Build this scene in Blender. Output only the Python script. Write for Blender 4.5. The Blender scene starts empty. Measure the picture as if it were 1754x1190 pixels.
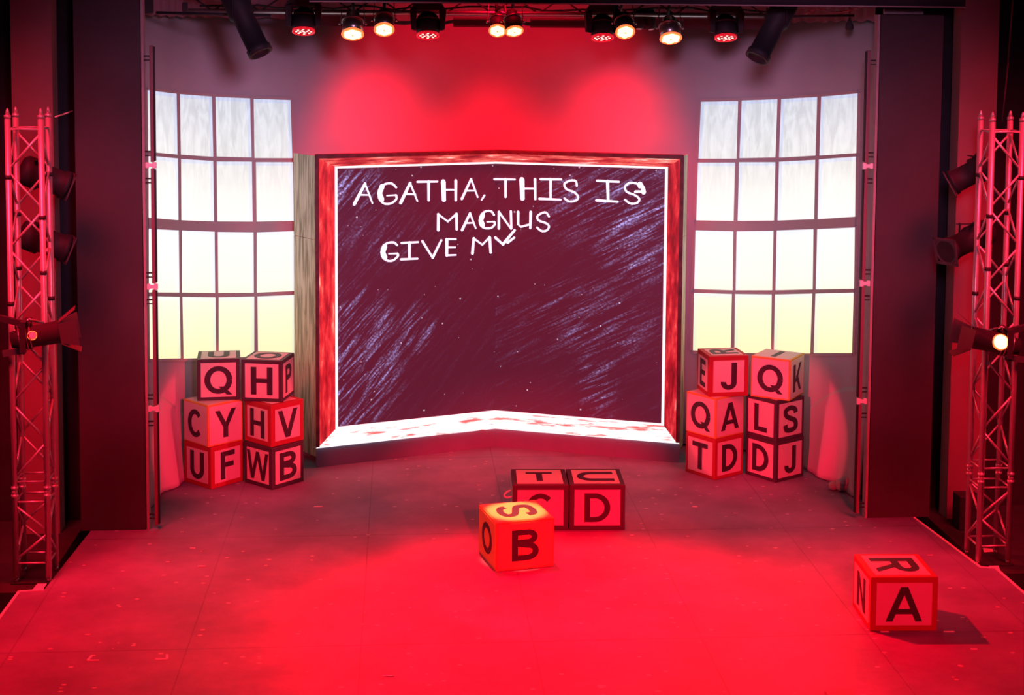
import bpy, bmesh, math, random
from mathutils import Vector, Matrix
random.seed(7)
scene = bpy.context.scene
COL = scene.collection
PI = math.pi

# ------------------------------------------------------------------ camera
F_PX, CX, CY = 2606.0, 877.0, 279.76          # focal length and optical centre in pixels of a 1754x1190 frame
PITCH, YAW, ROLL = 0.08, 0.0739, 0.0071
EYE = Vector((-1.1217, 0.0, 4.7622))
FWD = Vector((math.sin(YAW)*math.cos(PITCH), math.cos(YAW)*math.cos(PITCH), -math.sin(PITCH)))
_r = Vector((math.cos(YAW), -math.sin(YAW), 0)); _u = _r.cross(FWD)
RGT = _r*math.cos(ROLL) + _u*math.sin(ROLL)
UPV = -_r*math.sin(ROLL) + _u*math.cos(ROLL)
cd = bpy.data.cameras.new('camera'); cam = bpy.data.objects.new('camera', cd); COL.objects.link(cam)
cd.sensor_width = 36; cd.lens = F_PX/1754*36
cd.shift_y = (CY-595)/1754
cd.clip_end = 100
m = Matrix((RGT, UPV, -FWD)).transposed().to_4x4(); m.translation = EYE
cam.matrix_world = m
scene.camera = cam

def ray(px, py): return FWD + RGT*((px-CX)/F_PX) - UPV*((py-CY)/F_PX)
def at_y(px, py, Y):                            # the point of the stage plane at depth Y seen at a place in the photo
    d = ray(px, py); return EYE + d*((Y-EYE.y)/d.y)
def on_floor(px, py, z=0.0):
    d = ray(px, py); return EYE + d*((z-EYE.z)/d.z)

# ------------------------------------------------------------------ view, world
vs = scene.view_settings
vs.view_transform = 'Standard'; vs.look = 'None'; vs.gamma = 1; vs.exposure = 0.0; vs.use_curve_mapping = False
w = bpy.data.worlds.new('dark_house'); scene.world = w; w.use_nodes = True
w.node_tree.nodes['Background'].inputs[0].default_value = (0.46, 0.17, 0.40, 1)
w.node_tree.nodes['Background'].inputs[1].default_value = 0.05

# ------------------------------------------------------------------ stage lighting (lamps)
def spot(name, loc, target, power, color, size, blend=0.5, radius=0.08):
    l = bpy.data.lights.new(name, 'SPOT'); o = bpy.data.objects.new(name, l); COL.objects.link(o)
    o.location = loc; l.energy = power; l.color = color; l.spot_size = math.radians(size); l.spot_blend = blend
    l.shadow_soft_size = radius
    o.rotation_euler = (Vector(target)-Vector(loc)).to_track_quat('-Z', 'Y').to_euler()
    return o
RED = (1, 0.0, 0.010)
# overhead red wash that makes the bright pool on the deck
spot('overhead_wash_light', (-0.4, 14.85, 5.10), (0.2, 12.1, 0), 6800, RED, 54, 0.75, 0.08)
spot('overhead_wash_light', (0.6, 13.6, 6.8), (0.1, 12.2, 0), 4200, RED, 56, 0.9, 0.15)
spot('overhead_wash_light', (-3.2, 12.6, 6.6), (-2.9, 11.6, 0), 4600, RED, 64, 1.0, 0.15)
spot('overhead_wash_light', (-0.2, 14.85, 5.10), (3.2, 11.5, 0), 5000, RED, 52, 1.0, 0.05)
spot('overhead_special_light', (-0.05, 13.67, 6.8), (-0.05, 13.67, 0), 2400, (1, 0.93, 0.60), 5.9, 0.6, 0.02)  # unseen lamp added to brighten the yellow block's top
# front of house : crossed red spots on the two stacks, one on the centre blocks, one on the lone block
spot('front_of_house_light', (4.5, 2.0, 5.2), (-2.80, 16.0, 0.66), 12500, (1, 0.012, 0.055), 6.7, 0.30, 0.12)
spot('front_of_house_light', (-4.5, 2.0, 5.2), (2.70, 16.0, 0.66), 11500, (1, 0.012, 0.055), 6.7, 0.30, 0.12)
spot('front_of_house_light', (0.8, 0.0, 5.4), (0.4, 14.2, 0.1), 23000, (1, 0.002, 0.022), 13, 0.7, 0.12)
spot('front_of_house_light', (1.5, 0.0, 5.4), (3.0, 12.0, 0.1), 7600, (1, 0.002, 0.022), 14, 0.9, 0.12)
# unseen lamps added for pale mauve light on the upper corners of the cyclorama
for sx in (-1, 1):
    spot('cyclorama_corner_light', (sx*-0.5, 2.0, 6.2), (sx*3.2, 17.0, 3.0), 4400, (0.78, 0.37, 0.68), 19, 0.8, 1.0)
# wash on the cyclorama from the lamps of the rig
for x, pw in ((-1.27, 450), (-0.03, 450), (1.27, 450)):
    spot('cyclorama_wash_light', (x, 17.0, 5.0), (x, 17.85, 1.4), pw, (1, 0.0, 0.016), 84, 1.0, 0.22)
spot('cyclorama_wash_light', (0, 15.6, 6.1), (0, 17.9, 3.6), 300, (1, 0.002, 0.024), 84, 0.45, 0.15)
# cross lights on the side trusses
spot('truss_cross_light', (3.95, 13.45, 2.2), (-2.72, 16.05, 0.6), 1500, (1, 0.03, 0.06), 11, 0.25, 0.03)
spot('truss_cross_light', (-3.95, 13.45, 2.2), (2.62, 16.05, 0.6), 1500, (1, 0.03, 0.06), 11, 0.25, 0.03)
# unseen red lamps added to wash the trusses and side walls
for sx in (-1, 1):
    spot('side_wash_light', (sx*5.2, 10.8, 6.2), (sx*4.4, 14.4, 1.0), 5600, (1, 0.015, 0.045), 50, 1.0, 1.5)

# ------------------------------------------------------------------ materials
def nt(m): return m.node_tree.nodes, m.node_tree.links
def mat(name, col, rough=0.6, metal=0.0, noise=0.0, nscale=8.0, spec=0.4, bump=0.0, emis=None, estr=0.0):
    m = bpy.data.materials.new(name); m.use_nodes = True
    N, L = nt(m); b = N['Principled BSDF']
    b.inputs['Base Color'].default_value = (*col, 1); b.inputs['Roughness'].default_value = rough
    b.inputs['Metallic'].default_value = metal; b.inputs['Specular IOR Level'].default_value = spec
    if emis: b.inputs['Emission Color'].default_value = (*emis, 1); b.inputs['Emission Strength'].default_value = estr
    if noise or bump:
        tc = N.new('ShaderNodeTexCoord'); n = N.new('ShaderNodeTexNoise'); n.inputs['Scale'].default_value = nscale
        n.inputs['Detail'].default_value = 6
        L.new(tc.outputs['Object'], n.inputs['Vector'])
        if noise:
            r = N.new('ShaderNodeValToRGB')
            r.color_ramp.elements[0].position = 0.3; r.color_ramp.elements[1].position = 0.7
            r.color_ramp.elements[0].color = (*[c*(1-noise) for c in col], 1)
            r.color_ramp.elements[1].color = (*[min(1, c*(1+noise)) for c in col], 1)
            L.new(n.outputs['Fac'], r.inputs['Fac']); L.new(r.outputs['Color'], b.inputs['Base Color'])
        if bump:
            bp = N.new('ShaderNodeBump'); bp.inputs['Strength'].default_value = bump; bp.inputs['Distance'].default_value = 0.01
            L.new(n.outputs['Fac'], bp.inputs['Height']); L.new(bp.outputs['Normal'], b.inputs['Normal'])
    return m
def math_node(N, L, op, a, b=None, c=None):
    n = N.new('ShaderNodeMath'); n.operation = op
    for i, v in enumerate((a, b, c)):
        if v is None: continue
        if isinstance(v, (int, float)): n.inputs[i].default_value = v
        else: L.new(v, n.inputs[i])
    return n.outputs[0]

def stage_floor_mat():
    m = mat('painted_stage_deck', (0.30, 0.28, 0.29), 0.62, spec=0.25)
    N, L = nt(m); b = N['Principled BSDF']
    tc = N.new('ShaderNodeTexCoord'); sp = N.new('ShaderNodeSeparateXYZ'); L.new(tc.outputs['Object'], sp.inputs[0])
    X, Y = sp.outputs[0], sp.outputs[1]
    # joints between the deck sheets
    fx = math_node(N, L, 'PINGPONG', math_node(N, L, 'ADD', X, 0.06+1.36*20), 0.68)
    lx = math_node(N, L, 'LESS_THAN', fx, 0.006)
    fy = math_node(N, L, 'PINGPONG', math_node(N, L, 'ADD', Y, -11.73+2.70*20), 1.35)
    ly = math_node(N, L, 'LESS_THAN', fy, 0.010)
    wn = N.new('ShaderNodeTexNoise'); wn.inputs['Scale'].default_value = 0.9; L.new(tc.outputs['Object'], wn.inputs['Vector'])
    seam = math_node(N, L, 'MAXIMUM', lx, ly)
    seam = math_node(N, L, 'MULTIPLY', seam, math_node(N, L, 'MULTIPLY', wn.outputs['Fac'], 0.60))
    # wear
    n1 = N.new('ShaderNodeTexNoise'); n1.inputs['Scale'].default_value = 1.3; n1.inputs['Detail'].default_value = 8; n1.inputs['Roughness'].default_value = 0.65
    L.new(tc.outputs['Object'], n1.inputs['Vector'])
    r = N.new('ShaderNodeValToRGB'); r.color_ramp.elements[0].position = 0.36; r.color_ramp.elements[1].position = 0.66
    r.color_ramp.elements[0].color = (0.150, 0.150, 0.215, 1); r.color_ramp.elements[1].color = (0.230, 0.225, 0.32, 1)
    L.new(n1.outputs['Fac'], r.inputs[0])
    # pale chips and scuffs
    def chips(scale, thr, rnd, sx):
        mp = N.new('ShaderNodeMapping'); mp.inputs['Scale'].default_value = (sx, 1, 1); L.new(tc.outputs['Object'], mp.inputs[0])
        v = N.new('ShaderNodeTexVoronoi'); v.inputs['Scale'].default_value = scale; L.new(mp.outputs[0], v.inputs['Vector'])
        s2 = N.new('ShaderNodeSeparateColor'); L.new(v.outputs['Color'], s2.inputs[0])
        return math_node(N, L, 'MULTIPLY', math_node(N, L, 'LESS_THAN', v.outputs['Distance'], thr), math_node(N, L, 'GREATER_THAN', s2.outputs[0], rnd))
    c = math_node(N, L, 'MAXIMUM', chips(5, 0.06, 0.72, 0.5), chips(13, 0.16, 0.78, 0.6))
    mx = N.new('ShaderNodeMix'); mx.data_type = 'RGBA'; L.new(math_node(N, L, 'MULTIPLY', c, 0.62), mx.inputs[0])
    L.new(r.outputs[0], mx.inputs[6]); mx.inputs[7].default_value = (0.6, 0.57, 0.57, 1)
    m2 = N.new('ShaderNodeMix'); m2.data_type = 'RGBA'; L.new(seam, m2.inputs[0]); L.new(mx.outputs[2], m2.inputs[6]); m2.inputs[7].default_value = (0.05, 0.04, 0.045, 1)
    L.new(m2.outputs[2], b.inputs['Base Color'])
    n2 = N.new('ShaderNodeTexNoise'); n2.inputs['Scale'].default_value = 60; L.new(tc.outputs['Object'], n2.inputs['Vector'])
    bp = N.new('ShaderNodeBump'); bp.inputs['Strength'].default_value = 0.15; bp.inputs['Distance'].default_value = 0.004
    L.new(n2.outputs['Fac'], bp.inputs['Height']); L.new(bp.outputs[0], b.inputs['Normal'])
    return m

def plywood_mat():
    m = mat('plywood', (0.55, 0.5, 0.36), 0.7); N, L = nt(m); b = N['Principled BSDF']
    tc = N.new('ShaderNodeTexCoord'); mp = N.new('ShaderNodeMapping'); mp.inputs['Scale'].default_value = (9, 9, 0.7)
    n = N.new('ShaderNodeTexNoise'); n.inputs['Scale'].default_value = 3.0; n.inputs['Detail'].default_value = 4
    n.inputs['Distortion'].default_value = 0.6
    r = N.new('ShaderNodeValToRGB'); r.color_ramp.elements[0].position = 0.38; r.color_ramp.elements[1].position = 0.56
    r.color_ramp.elements[0].color = (0.30, 0.26, 0.17, 1); r.color_ramp.elements[1].color = (0.66, 0.60, 0.44, 1)
    L.new(tc.outputs['Object'], mp.inputs[0]); L.new(mp.outputs[0], n.inputs['Vector']); L.new(n.outputs['Fac'], r.inputs[0]); L.new(r.outputs[0], b.inputs['Base Color'])
    return m

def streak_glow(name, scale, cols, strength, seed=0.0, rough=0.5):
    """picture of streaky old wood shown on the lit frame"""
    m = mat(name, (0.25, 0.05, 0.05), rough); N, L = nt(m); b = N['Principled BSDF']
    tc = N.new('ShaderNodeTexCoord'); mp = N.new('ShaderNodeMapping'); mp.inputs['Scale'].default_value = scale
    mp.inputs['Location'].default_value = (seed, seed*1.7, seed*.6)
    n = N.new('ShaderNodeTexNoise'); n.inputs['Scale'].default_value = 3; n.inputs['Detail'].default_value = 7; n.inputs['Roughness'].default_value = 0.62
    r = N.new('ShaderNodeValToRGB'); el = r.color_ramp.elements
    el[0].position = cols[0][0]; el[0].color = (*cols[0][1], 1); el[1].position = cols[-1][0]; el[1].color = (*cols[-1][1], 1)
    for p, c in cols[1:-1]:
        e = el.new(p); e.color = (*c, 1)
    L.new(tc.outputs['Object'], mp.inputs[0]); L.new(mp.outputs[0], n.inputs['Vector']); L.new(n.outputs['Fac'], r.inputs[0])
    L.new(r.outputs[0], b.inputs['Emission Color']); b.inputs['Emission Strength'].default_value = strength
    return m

def board_mat(side):
    """chalkboard screen image: dark with diagonal chalk smears and dust"""
    m = mat('chalkboard_screen_'+side, (0.07, 0.03, 0.05), 0.6, spec=0.15); N, L = nt(m); b = N['Principled BSDF']
    uv = N.new('ShaderNodeUVMap'); uv.uv_map = 'UVMap'
    ang = math.radians(44 if side == 'left' else 26)
    def smear(a, lo, hi, sc, st):
        rot = N.new('ShaderNodeVectorRotate'); rot.rotation_type = 'Z_AXIS'; rot.inputs['Angle'].default_value = -a
        L.new(uv.outputs[0], rot.inputs['Vector'])
        mp = N.new('ShaderNodeMapping'); mp.inputs['Scale'].default_value = (sc/st, sc, 1); L.new(rot.outputs[0], mp.inputs[0])
        n = N.new('ShaderNodeTexNoise'); n.inputs['Scale'].default_value = 1; n.inputs['Detail'].default_value = 5; n.inputs['Roughness'].default_value = 0.6
        L.new(mp.outputs[0], n.inputs['Vector'])
        mr = N.new('ShaderNodeMapRange'); mr.inputs[1].default_value = lo; mr.inputs[2].default_value = hi; L.new(n.outputs['Fac'], mr.inputs[0])
        return mr.outputs[0]
    fine = smear(ang, 0.52, 0.80, 30, 16)
    fine2 = smear(ang+0.12, 0.50, 0.72, 12, 9)
    grit = N.new('ShaderNodeTexNoise'); grit.inputs['Scale'].default_value = 38; grit.inputs['Detail'].default_value = 3; L.new(uv.outputs[0], grit.inputs['Vector'])
    gm = N.new('ShaderNodeMapRange'); gm.inputs[1].default_value = 0.40; gm.inputs[2].default_value = 0.62; L.new(grit.outputs['Fac'], gm.inputs[0])
    # where the chalk is thick : outer corners of the projected image
    sp = N.new('ShaderNodeSeparateXYZ'); L.new(uv.outputs[0], sp.inputs[0]); U, V = sp.outputs[0], sp.outputs[1]
    def blob(u0, v0, ru, rv, amp):
        du = math_node(N, L, 'DIVIDE', math_node(N, L, 'SUBTRACT', U, u0), ru); dv = math_node(N, L, 'DIVIDE', math_node(N, L, 'SUBTRACT', V, v0), rv)
        d = math_node(N, L, 'ADD', math_node(N, L, 'MULTIPLY', du, du), math_node(N, L, 'MULTIPLY', dv, dv))
        return math_node(N, L, 'MULTIPLY', math_node(N, L, 'MAXIMUM', math_node(N, L, 'SUBTRACT', 1.0, d), 0.0), amp)
    if side == 'left':    # u runs 0 (outer) .. 1.9 (fold), v 0 .. 2.95 in metres
        bl = [blob(0.15, 0.75, 0.75, 0.95, 1.0), blob(0.15, 2.7, 0.5, 0.35, 0.8), blob(0.95, 1.05, 0.28, 0.35, 0.7), blob(0.3, 2.15, 0.9, 0.5, 0.22)]
    else:
        bl = [blob(1.65, 2.35, 0.6, 0.9, 0.9), blob(1.25, 2.5, 1.0, 0.6, 0.45), blob(1.2, 1.15, 0.9, 0.55, 0.45), blob(1.25, 0.45, 0.28, 0.6, 0.5), blob(0.35, 1.0, .7, .5, .18)]
    k = bl[0]
    for q in bl[1:]: k = math_node(N, L, 'MAXIMUM', k, q)
    k = math_node(N, L, 'ADD', math_node(N, L, 'MULTIPLY', k, 1.15), 0.07)
    s = math_node(N, L, 'ADD', fine, math_node(N, L, 'MULTIPLY', fine2, 0.55))
    s = math_node(N, L, 'MULTIPLY', s, math_node(N, L, 'ADD', math_node(N, L, 'MULTIPLY', gm.outputs[0], 0.75), 0.25))
    s = math_node(N, L, 'MULTIPLY', math_node(N, L, 'MULTIPLY', s, k), 2.0)
    s = math_node(N, L, 'POWER', s, 1.45)
    # dust specks
    v = N.new('ShaderNodeTexVoronoi'); v.inputs['Scale'].default_value = 11; L.new(uv.outputs[0], v.inputs['Vector'])
    s2 = N.new('ShaderNodeSeparateColor'); L.new(v.outputs['Color'], s2.inputs[0])
    rad = math_node(N, L, 'MULTIPLY', math_node(N, L, 'MAXIMUM', math_node(N, L, 'SUBTRACT', s2.outputs[1], 0.58), 0.0), 0.30)
    dot = math_node(N, L, 'LESS_THAN', v.outputs['Distance'], rad)
    em = N.new('ShaderNodeMix'); em.data_type = 'RGBA'; em.clamp_factor = True
    L.new(s, em.inputs[0]); em.inputs[6].default_value = (0, 0, 0, 1); em.inputs[7].default_value = (0.42, 0.42, 0.95, 1)
    e2 = N.new('ShaderNodeMix'); e2.data_type = 'RGBA'; L.new(math_node(N, L, 'MULTIPLY', dot, 0.55), e2.inputs[0]); L.new(em.outputs[2], e2.inputs[6]); e2.inputs[7].default_value = (0.9, 0.75, 0.95, 1)
    gl = N.new('ShaderNodeMix'); gl.data_type = 'RGBA'; gl.blend_type = 'ADD'; gl.inputs[0].default_value = 1; gl.inputs[7].default_value = (0.085, 0.009, 0.026, 1)  # dim red light on the board painted in as emission
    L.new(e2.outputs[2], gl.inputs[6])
    L.new(gl.outputs[2], b.inputs['Emission Color']); b.inputs['Emission Strength'].default_value = 1.0
    return m

def projected_pane_mat():  # projector light of the windows painted in as emission
    m = mat('lit_window_glass', (0.12, 0.12, 0.12), 0.4); N, L = nt(m); b = N['Principled BSDF']
    uv = N.new('ShaderNodeUVMap'); uv.uv_map = 'UVMap'; uv2 = N.new('ShaderNodeUVMap'); uv2.uv_map = 'whole'
    s1 = N.new('ShaderNodeSeparateXYZ'); L.new(uv.outputs[0], s1.inputs[0]); s2 = N.new('ShaderNodeSeparateXYZ'); L.new(uv2.outputs[0], s2.inputs[0])
    r = N.new('ShaderNodeValToRGB'); el = r.color_ramp.elements
    el[0].position = 0.0; el[0].color = (0.95, 0.93, 0.52, 1); el[1].position = 1.0; el[1].color = (0.62, 0.67, 0.74, 1)
    for p, c in ((0.18, (1.0, 1.0, 0.68)), (0.30, (1.0, 1.0, 0.86)), (0.50, (1.0, 1.0, 0.93)), (0.62, (0.95, 0.94, 0.88)), (0.75, (0.78, 0.79, 0.78))):
        e = el.new(p); e.color = (*c, 1)
    L.new(s2.outputs[1], r.inputs[0])
    # streaks of the projected image in the upper panes
    mp = N.new('ShaderNodeMapping'); mp.inputs['Scale'].default_value = (16, 5, 1); L.new(uv2.outputs[0], mp.inputs[0])
    n = N.new('ShaderNodeTexNoise'); n.inputs['Scale'].default_value = 1.2; n.inputs['Distortion'].default_value = 1.6; n.inputs['Detail'].default_value = 3; L.new(mp.outputs[0], n.inputs['Vector'])
    mr = N.new('ShaderNodeMapRange'); mr.inputs[1].default_value = 0.35; mr.inputs[2].default_value = 0.65; mr.inputs[3].default_value = 0.90; mr.inputs[4].default_value = 1.14; L.new(n.outputs['Fac'], mr.inputs[0])
    amt = N.new('ShaderNodeMapRange'); amt.inputs[1].default_value = 0.55; amt.inputs[2].default_value = 0.8; L.new(s2.outputs[1], amt.inputs[0])
    k = math_node(N, L, 'ADD', 1.0, math_node(N, L, 'MULTIPLY', amt.outputs[0], math_node(N, L, 'SUBTRACT', mr.outputs[0], 1.0)))
    # bluish bevel of the projected image at the edge of every pane
    edge = math_node(N, L, 'MAXIMUM', math_node(N, L, 'LESS_THAN', s1.outputs[0], 0.09), math_node(N, L, 'GREATER_THAN', s1.outputs[1], 0.94))
    mx = N.new('ShaderNodeMix'); mx.data_type = 'RGBA'; mx.blend_type = 'MULTIPLY'; L.new(math_node(N, L, 'MULTIPLY', edge, 0.8), mx.inputs[0]); L.new(r.outputs[0], mx.inputs[6]); mx.inputs[7].default_value = (0.84, 0.90, 1.12, 1)
    L.new(mx.outputs[2], b.inputs['Emission Color'])
    L.new(math_node(N, L, 'MULTIPLY', k, 1.02), b.inputs['Emission Strength'])
    return m

def dusty_mat(name, col, amt):
    """flat paint with dust specks and scuffs"""
    m = mat(name, col, 0.8, spec=0.15); N, L = nt(m); b = N['Principled BSDF']
    tc = N.new('ShaderNodeTexCoord')
    n = N.new('ShaderNodeTexNoise'); n.inputs['Scale'].default_value = 1.1; n.inputs['Detail'].default_value = 8; L.new(tc.outputs['Object'], n.inputs['Vector'])
    r = N.new('ShaderNodeValToRGB'); r.color_ramp.elements[0].position = .3; r.color_ramp.elements[1].position = .75
    r.color_ramp.elements[0].color = (*[c*.85 for c in col], 1); r.color_ramp.elements[1].color = (*[c*1.2 for c in col], 1); L.new(n.outputs['Fac'], r.inputs[0])
    v = N.new('ShaderNodeTexVoronoi'); v.inputs['Scale'].default_value = 11; L.new(tc.outputs['Object'], v.inputs['Vector'])
    s2 = N.new('ShaderNodeSeparateColor'); L.new(v.outputs['Color'], s2.inputs[0])
    d = math_node(N, L, 'LESS_THAN', v.outputs['Distance'], math_node(N, L, 'MULTIPLY', math_node(N, L, 'MAXIMUM', math_node(N, L, 'SUBTRACT', s2.outputs[1], .7), 0.0), .35))
    mx = N.new('ShaderNodeMix'); mx.data_type = 'RGBA'; L.new(math_node(N, L, 'MULTIPLY', d, amt), mx.inputs[0]); L.new(r.outputs[0], mx.inputs[6]); mx.inputs[7].default_value = (.5, .42, .42, 1)
    L.new(mx.outputs[2], b.inputs['Base Color'])
    return m

M = {
 'floor': stage_floor_mat(),
 'cyc': mat('cyclorama_cloth', (0.48, 0.48, 0.50), 0.9, spec=0.05, noise=0.05, nscale=1.5),
 'black': mat('matt_black', (0.030, 0.024, 0.028), 0.7, spec=0.3, noise=0.2, nscale=5),
 'masking': mat('black_masking_cloth', (0.034, 0.026, 0.034), 0.95, spec=0.05, noise=0.2, nscale=2),
 'flat': dusty_mat('dark_masking_flat_paint', (0.062, 0.046, 0.055), 0.7),
 'flat_edge': mat('flat_edge_paint', (0.36, 0.26, 0.28), 0.7, noise=0.1),
 'pillar': mat('pillar_paint', (0.24, 0.12, 0.13), 0.75, noise=0.08, nscale=2, spec=0.2),
 'alu': mat('brushed_aluminium', (0.55, 0.50, 0.52), 0.33, metal=0.55, noise=0.05, nscale=20),
 'chrome': mat('worn_steel', (0.45, 0.40, 0.40), 0.3, metal=0.9),
 'darkmetal': mat('dark_painted_metal', (0.024, 0.020, 0.027), 0.6, spec=0.25),
 'tubeglass': mat('dark_tube_housing', (0.22, 0.10, 0.12), 0.35),
 'clamp': mat('pale_plastic_clamp', (0.85, 0.78, 0.80), 0.5),
 'tape': mat('pale_tape', (0.85, 0.78, 0.76), 0.7),
 'ply': plywood_mat(),
 'skirt': mat('painted_skirting', (0.21, 0.24, 0.36), 0.6, noise=0.08, nscale=3, spec=0.25),
 'frame_dark': mat('dark_frame_wood', (0.17, 0.06, 0.07), 0.6, noise=0.35, nscale=9),
 'board_left': board_mat('left'), 'board_right': board_mat('right'),
 'chalk': mat('chalk', (0.8, 0.8, 0.85), 0.9, emis=(0.72, 0.76, 1.0), estr=1.25),  # projected chalk writing, its light put into emission
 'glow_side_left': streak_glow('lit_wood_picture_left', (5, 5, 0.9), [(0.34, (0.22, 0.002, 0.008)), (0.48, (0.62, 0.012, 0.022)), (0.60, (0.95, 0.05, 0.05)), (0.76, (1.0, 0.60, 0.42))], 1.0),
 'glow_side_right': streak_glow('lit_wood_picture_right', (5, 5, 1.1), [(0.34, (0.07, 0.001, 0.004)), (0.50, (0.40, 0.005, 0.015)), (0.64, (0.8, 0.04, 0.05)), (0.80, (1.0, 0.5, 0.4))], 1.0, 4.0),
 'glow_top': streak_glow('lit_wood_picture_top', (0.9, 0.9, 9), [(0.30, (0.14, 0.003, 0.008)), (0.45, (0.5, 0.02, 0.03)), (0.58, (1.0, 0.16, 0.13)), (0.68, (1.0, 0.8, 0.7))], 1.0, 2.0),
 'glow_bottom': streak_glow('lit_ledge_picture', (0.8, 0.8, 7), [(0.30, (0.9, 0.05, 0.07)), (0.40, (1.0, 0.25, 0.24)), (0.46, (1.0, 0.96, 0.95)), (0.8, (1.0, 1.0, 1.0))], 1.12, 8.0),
 'glow_line': mat('bright_white_strip', (0.9, 0.9, 0.9), 0.4, emis=(1.0, 0.93, 0.95), estr=1.1),  # projected white line, its light put into emission
 'pane': projected_pane_mat(),
 'winframe': mat('window_frame_paint', (0.50, 0.45, 0.43), 0.8, spec=0.1),
 'letter': mat('black_letter_paint', (0.035, 0.022, 0.035), 0.55, spec=0.3),
 'panel': mat('off_white_panel_paint', (0.54, 0.51, 0.49), 0.6, noise=0.04, nscale=4, spec=0.2),
 'panel_yellow': mat('yellow_panel_paint', (0.58, 0.42, 0.13), 0.6, noise=0.04, nscale=4, spec=0.2),
 'edge_black': mat('black_border_paint', (0.05, 0.035, 0.05), 0.55, spec=0.3),
 'edge_red': mat('red_border_paint', (0.30, 0.025, 0.035), 0.6, spec=0.2),
 'edge_yellow': mat('yellow_border_paint', (0.54, 0.34, 0.07), 0.6, spec=0.2),
 'lens_hot': mat('glowing_lamp_lens', (0.9, 0.8, 0.6), 0.2, emis=(1.0, 0.50, 0.16), estr=5.5),
 'lens_rim': mat('glowing_lens_rim', (0.8, 0.1, 0.05), 0.3, emis=(1.0, 0.12, 0.03), estr=2.2),
 'lens_red': mat('red_lens_glass', (0.6, 0.02, 0.03), 0.2, emis=(1.0, 0.01, 0.03), estr=0.6),
 'led': mat('bright_red_led', (0.9, 0.5, 0.4), 0.3, emis=(1.0, 0.50, 0.42), estr=3.0),
 'lens_dim': mat('dim_red_lens', (.8, .1, .1), .3, emis=(1, .03, .08), estr=1.3),
 'lens_dark': mat('dark_red_lens', (.25, .01, .02), .3, emis=(1, .01, .02), estr=.22),
 'barn': mat('dark_gel_frame', (0.07, 0.05, 0.06), 0.6, spec=0.3),
}

# ------------------------------------------------------------------ mesh helpers
class MB:
    def __init__(s): s.bm = bmesh.new()
    def box(s, c, size, rotz=0.0, rot=None):
        R = rot if rot is not None else Matrix.Rotation(rotz, 3, 'Z')
        vs = []
        for sx in (-1, 1):
            for sy in (-1, 1):
                for sz in (-1, 1):
                    vs.append(s.bm.verts.new(Vector(c) + R @ Vector((sx*size[0]/2, sy*size[1]/2, sz*size[2]/2))))
        for f in ((0,1,3,2),(4,6,7,5),(0,4,5,1),(2,3,7,6),(0,2,6,4),(1,5,7,3)): s.bm.faces.new([vs[i] for i in f])
        return s
    def hexa(s, bottom, top):
        a = [s.bm.verts.new(Vector(p)) for p in bottom]; b = [s.bm.verts.new(Vector(p)) for p in top]
        n = len(a); s.bm.faces.new(a[::-1]); s.bm.faces.new(b)
        for i in range(n): s.bm.faces.new((a[i], a[(i+1) % n], b[(i+1) % n], b[i]))
        return s
    def quad(s, *p): s.bm.faces.new([s.bm.verts.new(Vector(q)) for q in p]); return s
    def lathe(s, p0, d, prof, seg=20, smooth=True, squash=(1, 1)):
        d = Vector(d).normalized(); a = d.orthogonal().normalized() if abs(d.z) > 0.99 else Vector((0, 0, 1)).cross(d).normalized(); b = d.cross(a)
        rings = []
        for t, r in prof:
            c = Vector(p0) + d*t
            if r <= 1e-6: rings.append([s.bm.verts.new(c)])
            else: rings.append([s.bm.verts.new(c + (a*math.cos(2*PI*i/seg)*squash[0] + b*math.sin(2*PI*i/seg)*squash[1])*r) for i in range(seg)])
        for q, w_ in zip(rings, rings[1:]):
            for i in range(seg):
                j = (i+1) % seg
                if len(q) == 1 and len(w_) == 1: continue
                if len(q) == 1: f = s.bm.faces.new((q[0], w_[j], w_[i]))
                elif len(w_) == 1: f = s.bm.faces.new((q[i], q[j], w_[0]))
                else: f = s.bm.faces.new((q[i], q[j], w_[j], w_[i]))
                f.smooth = smooth
        for R_, fl in ((rings[0], True), (rings[-1], False)):
            if len(R_) > 1: s.bm.faces.new(R_[::-1] if fl else R_)
        return s
    def rod(s, p0, p1, r, seg=10):
        d = Vector(p1)-Vector(p0); return s.lathe(p0, d, [(0, r), (d.length, r)], seg)
    def tube(s, pts, r, seg=8):
        for a, b in zip(pts, pts[1:]): s.rod(a, b, r, seg)
        return s
    def build(s, name, material, parent=None, bevel=0.0, **tags):
        bmesh.ops.recalc_face_normals(s.bm, faces=s.bm.faces)
        if bevel: bmesh.ops.bevel(s.bm, geom=[e for e in s.bm.edges], offset=bevel, segments=2, affect='EDGES', profile=0.5)
        me = bpy.data.meshes.new(name); s.bm.to_mesh(me); s.bm.free()
        o = bpy.data.objects.new(name, me); COL.objects.link(o)
        me.materials.append(material)
        if parent: attach(o, parent)
        tag(o, **tags)
        return o
def attach(o, parent):
    o.parent = parent; o.matrix_parent_inverse = parent.matrix_basis.inverted()
def tag(o, label=None, category=None, group=None, kind=None):
    for k, v in (('label', label), ('category', category), ('group', group), ('kind', kind)):
        if v: o[k] = v
    return o
def empty(name, loc, label=None, category=None, group=None, kind=None, rotz=0.0):
    o = bpy.data.objects.new(name, None); COL.objects.link(o); o.location = loc; o.rotation_euler = (0, 0, rotz)
    o.empty_display_size = 0.1
    return tag(o, label, category, group, kind)

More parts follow.
